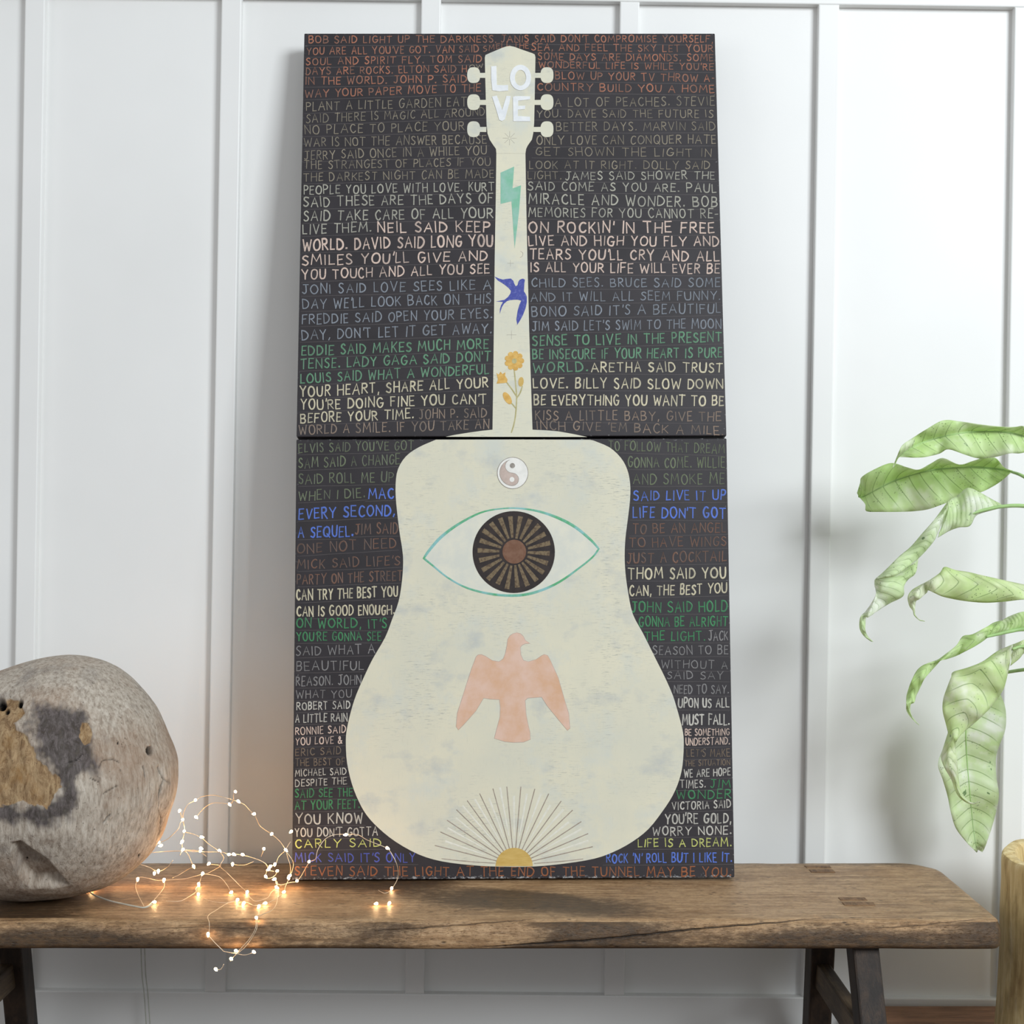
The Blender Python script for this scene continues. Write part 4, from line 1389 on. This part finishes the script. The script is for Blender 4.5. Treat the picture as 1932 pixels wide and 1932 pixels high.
lights = empty('fairy_lights', fp(540, 1705), 'tangled string of warm fairy lights on fine wire beside the wooden ball', 'string lights')
wires = [
    [c3(*q) for q in ((360, 785), (450, 750), (520, 690), (585, 620), (605, 560), (632, 527), (640, 450), (690, 350), (778, 305), (850, 260), (980, 243), (1080, 262), (1180, 290), (1265, 318), (1340, 355), (1400, 420), (1447, 463),
      (1480, 530), (1520, 600), (1647, 690), (1740, 770), (1805, 872), (1830, 960), (1860, 1060), (1845, 1180), (1800, 1290), (1787, 1352), (1700, 1420), (1575, 1480), (1450, 1500), (1380, 1470), (1257, 1440), (1187, 1355),
      (1140, 1270), (1060, 1180), (950, 1150), (860, 1145), (720, 1180), (620, 1200), (420, 1212), (340, 1215), (240, 1190), (150, 1175), (120, 1205), (95, 1280), (125, 1380), (190, 1510))],
    [c3(*q) for q in ((190, 1520), (250, 1490), (313, 1430), (380, 1350), (420, 1290), (425, 1225))],
    [c3(*q) for q in ((783, 498), (830, 440), (900, 370), (1000, 330), (1165, 340), (1210, 300), (1210, 240), (1232, 210))],
    [c3(*q) for q in ((600, 930), (635, 868), (700, 870), (790, 875), (833, 888), (900, 940))],
    [c3(*q) for q in ((200, 905), (450, 885), (620, 880), (900, 890), (1050, 890), (1110, 900), (1157, 925), (1212, 915), (1312, 925), (1440, 960), (1540, 1000), (1590, 1040), (1612, 1095), (1670, 1110))],
    [c3(*q) for q in ((1050, 882), (1100, 960), (1060, 1050), (1130, 1120), (1200, 1190), (1290, 1280), (1367, 1352), (1400, 1410), (1470, 1450), (1600, 1410), (1640, 1350), (1700, 1297), (1710, 1240), (1680, 1205))],
    [c3(*q) for q in ((932, 1028), (1000, 1035), (1060, 1050), (980, 1100), (900, 1140), (860, 1140), (815, 1262), (780, 1310), (782, 1345), (700, 1400), (600, 1450), (440, 1450))],
    [c3(*q) for q in ((1257, 1440), (1150, 1470), (1000, 1560), (920, 1620), (935, 1700))] + [c3(*q) for q in ((932, 1800), (922, 1832), (960, 1880), (1005, 1930))] + [(422, 1795)],
    [c3(*q) for q in ((1805, 872), (1730, 940), (1700, 1010), (1683, 1035), (1632, 1060), (1590, 1110), (1577, 1175), (1620, 1190), (1680, 1160), (1710, 1112))],
    [c3(*q) for q in ((1838, 1195), (1880, 1100), (1892, 1010), (1840, 920), (1805, 872), (1860, 775))],
    [c3(*q) for q in ((1502, 1515), (1500, 1580), (1470, 1645))] + [(482, 1751), (471, 1771), (456, 1788), (445, 1801), (436, 1810)],
    [(486, 1734), (484, 1753), (475, 1770), (463, 1786), (452, 1796), (440, 1806), (434, 1814)],
    [c4(*q) for q in ((830, 475), (870, 420), (935, 310), (990, 280), (1010, 200), (1070, 110), (1150, 70), (1255, 65), (1360, 70), (1430, 110), (1500, 140), (1612, 188), (1660, 250), (1700, 340), (1705, 440), (1652, 538), (1600, 575), (1560, 565), (1535, 550))],
    [c3(*q) for q in ((1690, 1225), (1722, 1330), (1700, 1480), (1640, 1560), (1550, 1595), (1470, 1640))],
    [c3(*q) for q in ((755, 1058), (680, 1095), (600, 1145), (520, 1185))],
    [c3(*q) for q in ((140, 1030), (250, 1065), (355, 1112), (460, 1060), (520, 985))],
    [c4(*q) for q in ((453, 1090), (380, 1112), (300, 1100), (190, 1080))],
    [c4(*q) for q in ((125, 1240), (170, 1235), (195, 1190))],
    [c3(*q) for q in ((1690, 1250), (1760, 1265), (1850, 1240), (1935, 1230))],
    [c3(*q) for q in ((650, 660), (760, 690), (845, 727), (930, 800), (1050, 882))],
    [c3(*q) for q in ((1200, 1033), (1330, 1040), (1440, 1000))],
    [c3(*q) for q in ((598, 425), (632, 527), (655, 640), (627, 777), (635, 868), (690, 910), (755, 1058))],
    [c3(*q) for q in ((810, 1378), (900, 1432), (1020, 1462), (1150, 1468), (1257, 1440))],
    [c3(*q) for q in ((1557, 860), (1525, 940))],
]
v, f = [], []
rw = random.Random(3)
for k, w in enumerate(wires):
    ph = rw.uniform(0, 9)
    pts = []
    for i, q in enumerate(w):
        off = 0.0 if q[1] > 1640 else 0.035 * noise.noise((q[0] * 0.02, q[1] * 0.02, k * 3.3)) - 0.02
        pts.append(fp(q[0], q[1], off))
    tube(v, f, crom(pts, 5), 0.0006, 5)
link('wire', rel(v, lights), f, M['wire'], lights, True)
v, f = [], []
tube(v, f, crom([fp(*q) for q in ((168, 1681), (178, 1689), (205, 1699), (226, 1704), (260, 1711), (274, 1712), (288, 1706))], 5), 0.0013, 7)
link('lead_wire', rel(v, lights), f, M['lead'], lights, True)
v, f = [], []
for dx in (0, 7):
    pts = [P(x + dx, y, d) for x, y, d in ((262, 1640, 2.690), (264, 1700, 2.694), (266, 1790, 2.694), (268, 1840, 2.696), (272, 1875, 2.690), (276, 1932, 2.694), (280, 2000, 2.69))]
    tube(v, f, crom(pts, 5), 0.0011, 6)
link('lead_wire', rel(v, lights), f, M['lead'], lights, True)

bulbs = [c3(*q) for q in ((778, 305), (598, 425), (632, 527), (783, 498), (650, 660), (845, 727), (627, 777), (635, 868), (838, 855), (833, 888), (1050, 882), (1232, 210), (1265, 318), (1165, 352), (1447, 463), (1647, 690),
         (1870, 663), (1557, 860), (1805, 872), (360, 785), (385, 822), (1157, 925), (1212, 922), (1312, 925), (932, 1028), (755, 1058), (1200, 1033), (355, 1112), (310, 1137), (120, 1205), (420, 1212), (860, 1140), (815, 1262),
         (810, 1378), (313, 1467), (1187, 1355), (1367, 1352), (1257, 1440), (1328, 1480), (1575, 1480), (1502, 1515), (1470, 1645), (1787, 1352), (1700, 1297), (1680, 1205), (1577, 1175), (1710, 1112), (1612, 1095),
         (1632, 1060), (1683, 1035), (1853, 1165), (1838, 1195), (922, 1832))]
bulbs += [(560.4, 1663), (583, 1627), (652.8, 1576), (730.4, 1601), (739, 1677), (710.4, 1706), (734.8, 1705), (445, 1795), (436, 1810), (478.5, 1797), (407, 1829.6), (225.4, 1653.7), (173, 1679.4), (344, 1670), (590, 1480)]
bulbs = bulbs[:-2]


def bulb_mesh():
    v, f = [], []
    prof = [(-0.0046, 0.0005), (-0.0034, 0.0012), (-0.0020, 0.0018), (-0.0004, 0.0023), (0.0010, 0.0022), (0.0021, 0.0015), (0.0027, 0.0006)]
    n = 10
    for z, r in prof:
        for k in range(n):
            v.append((r * math.cos(2 * math.pi * k / n), r * math.sin(2 * math.pi * k / n), z))
    for i in range(len(prof) - 1):
        for k in range(n):
            f.append((i * n + k, i * n + (k + 1) % n, (i + 1) * n + (k + 1) % n, (i + 1) * n + k))
    f.append(tuple(range(n))[::-1])
    f.append(tuple((len(prof) - 1) * n + k for k in range(n)))
    return v, f


bv, bf = bulb_mesh()
b0 = None
for i, (x, y) in enumerate(bulbs):
    off = 0.0 if y > 1640 else -0.02
    p = fp(x, y, off) - lights.location
    if b0 is None:
        b0 = o = link('bulb', bv, bf, M['bulb'], lights, True, 'glowing drop-shaped bulb')
    else:
        o = b0.copy()
        COL.objects.link(o)
        o.parent = lights
    o.location = p + Vector((0, 0, 0.001))
    o.rotation_euler = (rw.uniform(-1.4, 1.4), rw.uniform(-1.4, 1.4), rw.uniform(0, 6))

# ------------------------------------------------------------------ log planter and plant
LC = Vector((0.963, 2.40, 0))
LTOP = CZ - 0.569


def log():
    n, r0, ri = 96, 0.15, 0.105
    verts, faces = [], []
    prof = [(0.0, 1.06, 0), (0.06, 1.05, 0), (0.14, 1.03, 0), (0.22, 1.055, 0), (0.30, 1.02, 0), (0.38, 1.0, 0), (0.45, 1.0, 0), (0.50, 0.985, 0), (0.53, 0.985, 0), (LTOP - 0.005, 0.98, 0), (LTOP - 0.001, 0.965, 0), (LTOP, 0.94, 0), (LTOP - 0.001, 0.875, 0),
            (LTOP - 0.002, 0.845, 0), (LTOP - 0.008, 0.82, 0), (LTOP - 0.05, 0.79, 0), (LTOP - 0.11, 0.77, 0), (LTOP - 0.11, 0.02, 0)]
    for z, k, _ in prof:
        for j in range(n):
            th = 2 * math.pi * j / n
            c, s = math.cos(th), math.sin(th)
            inner = k < 0.86
            rr = r0 * k * (1 + 0.035 * noise.noise((c * 1.2, s * 1.2, z * 2.0)) + 0.012 * noise.noise((c * 4, s * 4, z * 4)) + (0.03 * noise.noise((c * 2, s * 2, 5)) if inner else 0))
            verts.append(Vector((rr * c, rr * s, z + (0.003 * noise.noise((c * 2, s * 2, 1)) if z > 0.3 else 0))))
    m = len(prof)
    for i in range(m - 1):
        for j in range(n):
            k = (j + 1) % n
            faces.append((i * n + j, i * n + k, (i + 1) * n + k, (i + 1) * n + j))
    faces.append(tuple(range(n))[::-1])
    faces.append(tuple((m - 1) * n + j for j in range(n)))
    o = link('log_planter', verts, faces, M['log'], None, True)
    o.data.set_sharp_from_angle(angle=math.radians(38))
    o.location = LC
    o['label'] = 'hollowed pale log planter standing at the right end of the bench'
    o['category'] = 'planter'


log()
plant = empty('potted_plant', (LC.x, LC.y, LTOP - 0.108), 'tall plant with drooping pale green variegated leaves, hanging in from the right', 'plant')


def pix(org, q, d):
    return P(1580 + q[0] / 5.4886, org + q[1] / 5.4886, d)


TRUNK = [Vector((LC.x, LC.y, LTOP - 0.108)), Vector((LC.x + 0.012, LC.y, 0.75)), Vector((LC.x - 0.01, LC.y - 0.01, 1.0)), Vector((LC.x + 0.015, LC.y, 1.25))]
v, f = [], []
tube(v, f, crom(TRUNK, 8), 0.016, 12, lambda t: 1.1 - 0.35 * t)
link('stem', rel(v, plant), f, M['stemgreen'], plant, True)
bm = bmesh.new()
bmesh.ops.create_cone(bm, cap_ends=True, segments=40, radius1=0.092, radius2=0.09, depth=0.03)
for q in bm.verts:
    q.co.z += 0.015 + 0.004 * noise.noise(q.co * 40)
bm_obj('soil', bm, M['soil'], plant)


def blade(org, st, d0, fold, mat, name='leaf', slope=0.0, curl=0.0):
    """a leaf blade lofted through (edge, midrib, edge) stations; returns the object"""
    if len(st[0]) == 2:
        st = [(a, ((a[0] + b[0]) / 2, (a[1] + b[1]) / 2), b) for a, b in st]
    n = len(st)
    L, Mi, R = [], [], []
    for i, (a, m, b) in enumerate(st):
        t = i / (n - 1)
        d = d0 + slope * t + 0.006 * math.sin(i * 1.7)
        wv = 0.010 * math.sin(i * 2.1)
        L.append(pix(org, a, d + fold + wv))
        Mi.append(pix(org, m, d))
        R.append(pix(org, b, d + fold * 0.6 - wv + curl * t))
    sub = 5
    L, Mi, R = crom(L, sub), crom(Mi, sub), crom(R, sub)
    nu = 6
    verts, uvs, faces = [], [], []
    for i, (a, m, b) in enumerate(zip(L, Mi, R)):
        v_ = i / (len(L) - 1)
        for k in range(nu):
            t = k / nu
            s = t * t * (0.35) + t * 0.65
            p = a.lerp(m, t)
            p.y -= 0.006 * math.sin(math.pi * t) * min(1, (a - m).length / 0.04)
            verts.append(p)
            uvs.append((t * 0.5, v_))
        for k in range(nu + 1):
            t = k / nu
            p = m.lerp(b, t)
            p.y -= 0.006 * math.sin(math.pi * t) * min(1, (b - m).length / 0.04)
            verts.append(p)
            uvs.append((0.5 + t * 0.5, v_))
    w = 2 * nu + 1
    for i in range(len(L) - 1):
        for k in range(w - 1):
            faces.append((i * w + k, i * w + k + 1, (i + 1) * w + k + 1, (i + 1) * w + k))
    return verts, uvs, faces, Mi


def leaf(pieces, mat, label=None, petiole=None, trunk_t=0.8, rib=True, ribr=0.0016):
    V, U, Fc = [], [], []
    ribs = []
    for pc in pieces:
        v, u, f, mi = blade(*pc)
        o = len(V)
        V += v
        U += u
        Fc += [tuple(q + o for q in t) for t in f]
        ribs.append(mi)
    ob = link('leaf', rel(V, plant), Fc, mat, plant, True, label)
    uvl = ob.data.uv_layers.new(name='leaf_uv')
    for lp in ob.data.loops:
        uvl.data[lp.index].uv = U[lp.vertex_index]
    so = ob.modifiers.new('thickness', 'SOLIDIFY')
    so.thickness = 0.0006
    so.offset = 0
    if rib:
        v, f = [], []
        for i, mi in enumerate(ribs):
            tube(v, f, [p + Vector((0, -0.0008, 0)) for p in mi], ribr, 6, (lambda t: 0.25 + 0.75 * t) if rib == 'end' else (lambda t: 1.0 - 0.8 * t))
        link('midrib', rel(v, plant), f, M['rib'], ob, True)
    if petiole:
        v, f = [], []
        tr = crom(TRUNK, 8)
        end = tr[int(trunk_t * (len(tr) - 1))]
        p0 = petiole[-1]
        mid = p0.lerp(end, 0.5) + Vector((0, 0, 0.03))
        tube(v, f, crom(petiole + [mid, end], 6), 0.0042, 8, lambda t: 0.55 + 0.6 * t)
        link('petiole', rel(v, plant), f, M['rib'], ob, True)
    return ob


A_ = [((572, 672), (578, 669), (582, 672)), ((608, 578), (618, 580), (628, 575)), ((638, 505), (655, 540), (665, 562)), ((680, 430), (770, 465), (790, 568)), ((800, 350), (890, 408), (920, 560)),
      ((920, 275), (1030, 365), (1060, 525)), ((1090, 183), (1170, 332), (1150, 482)), ((1250, 190), (1330, 306), (1330, 540)), ((1450, 220), (1480, 297), (1470, 577)), ((1680, 246), (1650, 296), (1640, 560)),
      ((1830, 250), (1790, 312), (1780, 525)), ((1932, 242), (1920, 343), (1900, 522)), ((2060, 300), (2060, 385), (2050, 480)), ((2200, 440), (2200, 445), (2200, 450))]
leaf([(760, A_, 2.43, -0.022, None, 'leaf', -0.02)], M['leafA'], 'topmost leaf, light green, pointing left', [pix(760, (2190, 444), 2.41), pix(760, (2350, 560), 2.41)], 0.98, 'end', 0.0022)
B_ = [((203, 935), (215, 975), (240, 990)), ((235, 830), (260, 975), (290, 1055)), ((255, 765), (330, 940), (300, 1122)), ((400, 680), (440, 880), (440, 1130)), ((560, 623), (570, 816), (600, 1130)),
      ((720, 668), (720, 762), (760, 1125)), ((840, 693), (840, 725), (930, 1105)), ((960, 632), (960, 698), (1080, 1055)), ((1090, 572), (1080, 682), (1200, 1010)), ((1260, 640), (1250, 668), (1340, 965)),
      ((1400, 603), (1400, 662), (1490, 925)), ((1540, 560), (1540, 672), (1620, 860)), ((1640, 572), (1660, 685), (1710, 800)), ((1720, 665), (1750, 700), (1770, 745)), ((1790, 700), (1800, 712), (1800, 725))]
leaf([(760, B_, 2.61, -0.02, None, 'leaf', -0.12)], M['leafA'], 'broad ribbed leaf second from top', [pix(760, (1795, 712), 2.488), pix(760, (1932, 765), 2.45), pix(760, (2250, 960), 2.42)], 0.9, 'end', 0.0026)
C1 = [((1690, 1045), (1700, 1076), (1700, 1086)), ((1600, 1000), (1590, 1092), (1500, 1140)), ((1470, 925), (1450, 1130), (1430, 1175)), ((1350, 880), (1330, 1168), (1370, 1275)), ((1250, 955), (1230, 1205), (1260, 1290)),
      ((1155, 1015), (1150, 1245), (1160, 1325)), ((1140, 1095), (1090, 1300), (1090, 1365)), ((1080, 1250), (1050, 1350), (1040, 1395))]
C2 = [((1148, 1015), (1148, 1025), (1148, 1035)), ((1090, 1095), (1115, 1110), (1138, 1110)), ((1000, 1215), (1050, 1230), (1090, 1210)), ((880, 1350), (960, 1370), (1030, 1370)), ((760, 1490), (850, 1490), (985, 1450)),
      ((640, 1590), (740, 1610), (860, 1590)), ((520, 1710), (610, 1720), (740, 1690)), ((440, 1785), (500, 1790), (600, 1790)), ((400, 1815), (420, 1825), (470, 1818))]
C3 = [((760, 90), (800, 60), (838, 20)), ((560, 190), (700, 190), (810, 170)), ((430, 225), (560, 260), (735, 235)), ((390, 235), (480, 330), (690, 310)), ((385, 300), (430, 400), (680, 410)), ((400, 380), (400, 470), (540, 485)),
      ((360, 470), (360, 530), (420, 560)), ((290, 570), (300, 600), (320, 630)), ((240, 620), (270, 630), (300, 620)), ((228, 690), (255, 700), (290, 690)), ((235, 760), (262, 765), (292, 770)), ((280, 830), (300, 830), (318, 830)),
      ((350, 880), (360, 880), (370, 882))]
leaf([(760, C1, 2.42, 0.012, None), (760, C2, 2.40, 0.012, None), (1050, C3, 2.425, 0.008, None)], M['leafB'], 'long twisted leaf curling downwards', [pix(760, (1320, 1170), 2.418), pix(760, (1500, 1115), 2.418), pix(760, (1700, 1074), 2.415), pix(760, (1932, 1068), 2.41), pix(760, (2250, 1120), 2.40)], 0.84, False)
D_ = [((2150, 330), (2150, 440), (2150, 470)), ((1932, 290), (1932, 428), (1932, 446)), ((1700, 240), (1750, 370), (1740, 465)), ((1500, 195), (1600, 315), (1540, 478)), ((1350, 160), (1400, 280), (1350, 465)),
      ((1220, 140), (1220, 260), (1200, 440)), ((1110, 108), (1080, 248), (1080, 412)), ((1060, 170), (960, 250), (1000, 375)), ((960, 240), (900, 280), (940, 350)), ((850, 300), (850, 330), (925, 375)), ((770, 350), (800, 400), (850, 440)),
      ((728, 420), (770, 460), (815, 460)), ((745, 510), (775, 510), (805, 510)), ((780, 560), (790, 565), (803, 560)), ((795, 610), (800, 608), (806, 605)), ((850, 660), (850, 657), (850, 654)), ((900, 671), (900, 669), (900, 667))]
leaf([(1050, D_, 2.36, 0.012, None, 'leaf', 0.05)], M['leafC'], 'speckled cream leaf with a hooked tip', [pix(1050, (2140, 440), 2.36), pix(1050, (2350, 520), 2.38)], 0.72, False)
E1 = [((2150, 620), (2150, 745)), ((2040, 585), (2040, 748)), ((1932, 570), (1932, 755)), ((1840, 595), (1840, 768)), ((1750, 635), (1740, 785)), ((1660, 700), (1640, 808)), ((1540, 825), (1540, 832))]
E2 = [((1700, 662), (1695, 672)), ((1620, 685), (1610, 770)), ((1540, 730), (1540, 850)), ((1400, 805), (1430, 925)), ((1300, 825), (1330, 980)), ((1230, 920), (1230, 1028)), ((1120, 1010), (1130, 1062)), ((1040, 1068), (1070, 1078)),
      ((960, 1095), (1020, 1130)), ((880, 1130), (960, 1195)), ((820, 1185), (900, 1270)), ((765, 1290), (850, 1370)), ((735, 1375), (812, 1450)), ((715, 1450), (797, 1510)), ((712, 1530), (760, 1530)), ((715, 1590), (752, 1590)),
      ((745, 1645), (768, 1645)), ((795, 1703), (802, 1698)), ((845, 1746), (845, 1744))]
leaf([(1050, E1, 2.43, 0.01, None), (1050, E2, 2.42, 0.008, None, 'leaf', 0.03)], M['leafA'], 'narrow twisted leaf with a thin drooping tip',
     [pix(1050, (1540, 832), 2.425), pix(1050, (1650, 806), 2.425), pix(1050, (1800, 772), 2.425), pix(1050, (1932, 752), 2.425), pix(1050, (2250, 760), 2.41)], 0.62, False)
F1 = [((2100, 790), (2100, 930)), ((2010, 820), (2010, 960)), ((1932, 860), (1932, 1000)), ((1870, 890), (1880, 1060)), ((1812, 912), (1790, 1132))]
F2 = [((1808, 912), (1812, 916), (1816, 920)), ((1650, 985), (1720, 1010), (1795, 1050)), ((1500, 1090), (1590, 1080), (1775, 1160)), ((1350, 1150), (1500, 1130), (1755, 1250)), ((1200, 1195), (1430, 1260), (1725, 1360)),
      ((1176, 1250), (1390, 1350), (1670, 1455)), ((1130, 1370), (1350, 1480), (1590, 1560)), ((1095, 1480), (1330, 1580), (1490, 1660)), ((1090, 1600), (1290, 1700), (1400, 1740)), ((1125, 1740), (1230, 1810), (1310, 1815)),
      ((1150, 1855), (1200, 1870), (1245, 1890)), ((1130, 1920), (1180, 1930), (1225, 1950)), ((1090, 2010), (1150, 2030), (1220, 1990)), ((1075, 2090), (1150, 2100), (1235, 2080)), ((1110, 2190), (1180, 2190), (1245, 2190)),
      ((1180, 2310), (1215, 2300), (1255, 2300)), ((1215, 2410), (1240, 2400), (1268, 2400)), ((1260, 2490), (1280, 2480), (1300, 2465)), ((1340, 2550), (1345, 2540), (1350, 2525)), ((1400, 2562), (1405, 2558), (1410, 2553)), ((1462, 2538), (1462, 2537), (1462, 2536))]
leaf([(1050, F1, 2.41, 0.01, None), (1050, F2, 2.40, 0.016, None, 'leaf', 0.01)], M['leafC'], 'broad speckled leaf hanging down with a curled tip',
     [pix(1050, (1810, 960), 2.405), pix(1050, (1932, 932), 2.405), pix(1050, (2250, 960), 2.40)], 0.55, False)
G_ = [((1480, -60), (1500, -40), (1600, -60)), ((1300, 80), (1400, 100), (1690, 60)), ((1200, 250), (1340, 250), (1742, 220)), ((1150, 430), (1328, 430), (1738, 420)), ((1090, 620), (1332, 600), (1670, 600)), ((1040, 780), (1345, 800), (1640, 730)),
      ((1090, 940), (1360, 960), (1648, 930)), ((1140, 1110), (1375, 1130), (1672, 1090)), ((1175, 1280), (1390, 1290), (1645, 1260)), ((1225, 1440), (1405, 1440), (1600, 1430)), ((1330, 1580), (1428, 1590), (1550, 1580)),
      ((1400, 1650), (1440, 1650), (1520, 1655)), ((1440, 1693), (1455, 1660), (1500, 1690))]
leaf([(1300, G_, 2.58, -0.012, None, 'leaf', 0.02)], M['leafB'], 'long green leaf hanging behind the others, lowest of all', [pix(1300, (1500, -40), 2.575), pix(1300, (1700, -160), 2.53), pix(1300, (2200, -260), 2.42)], 0.5, True, 0.0016)
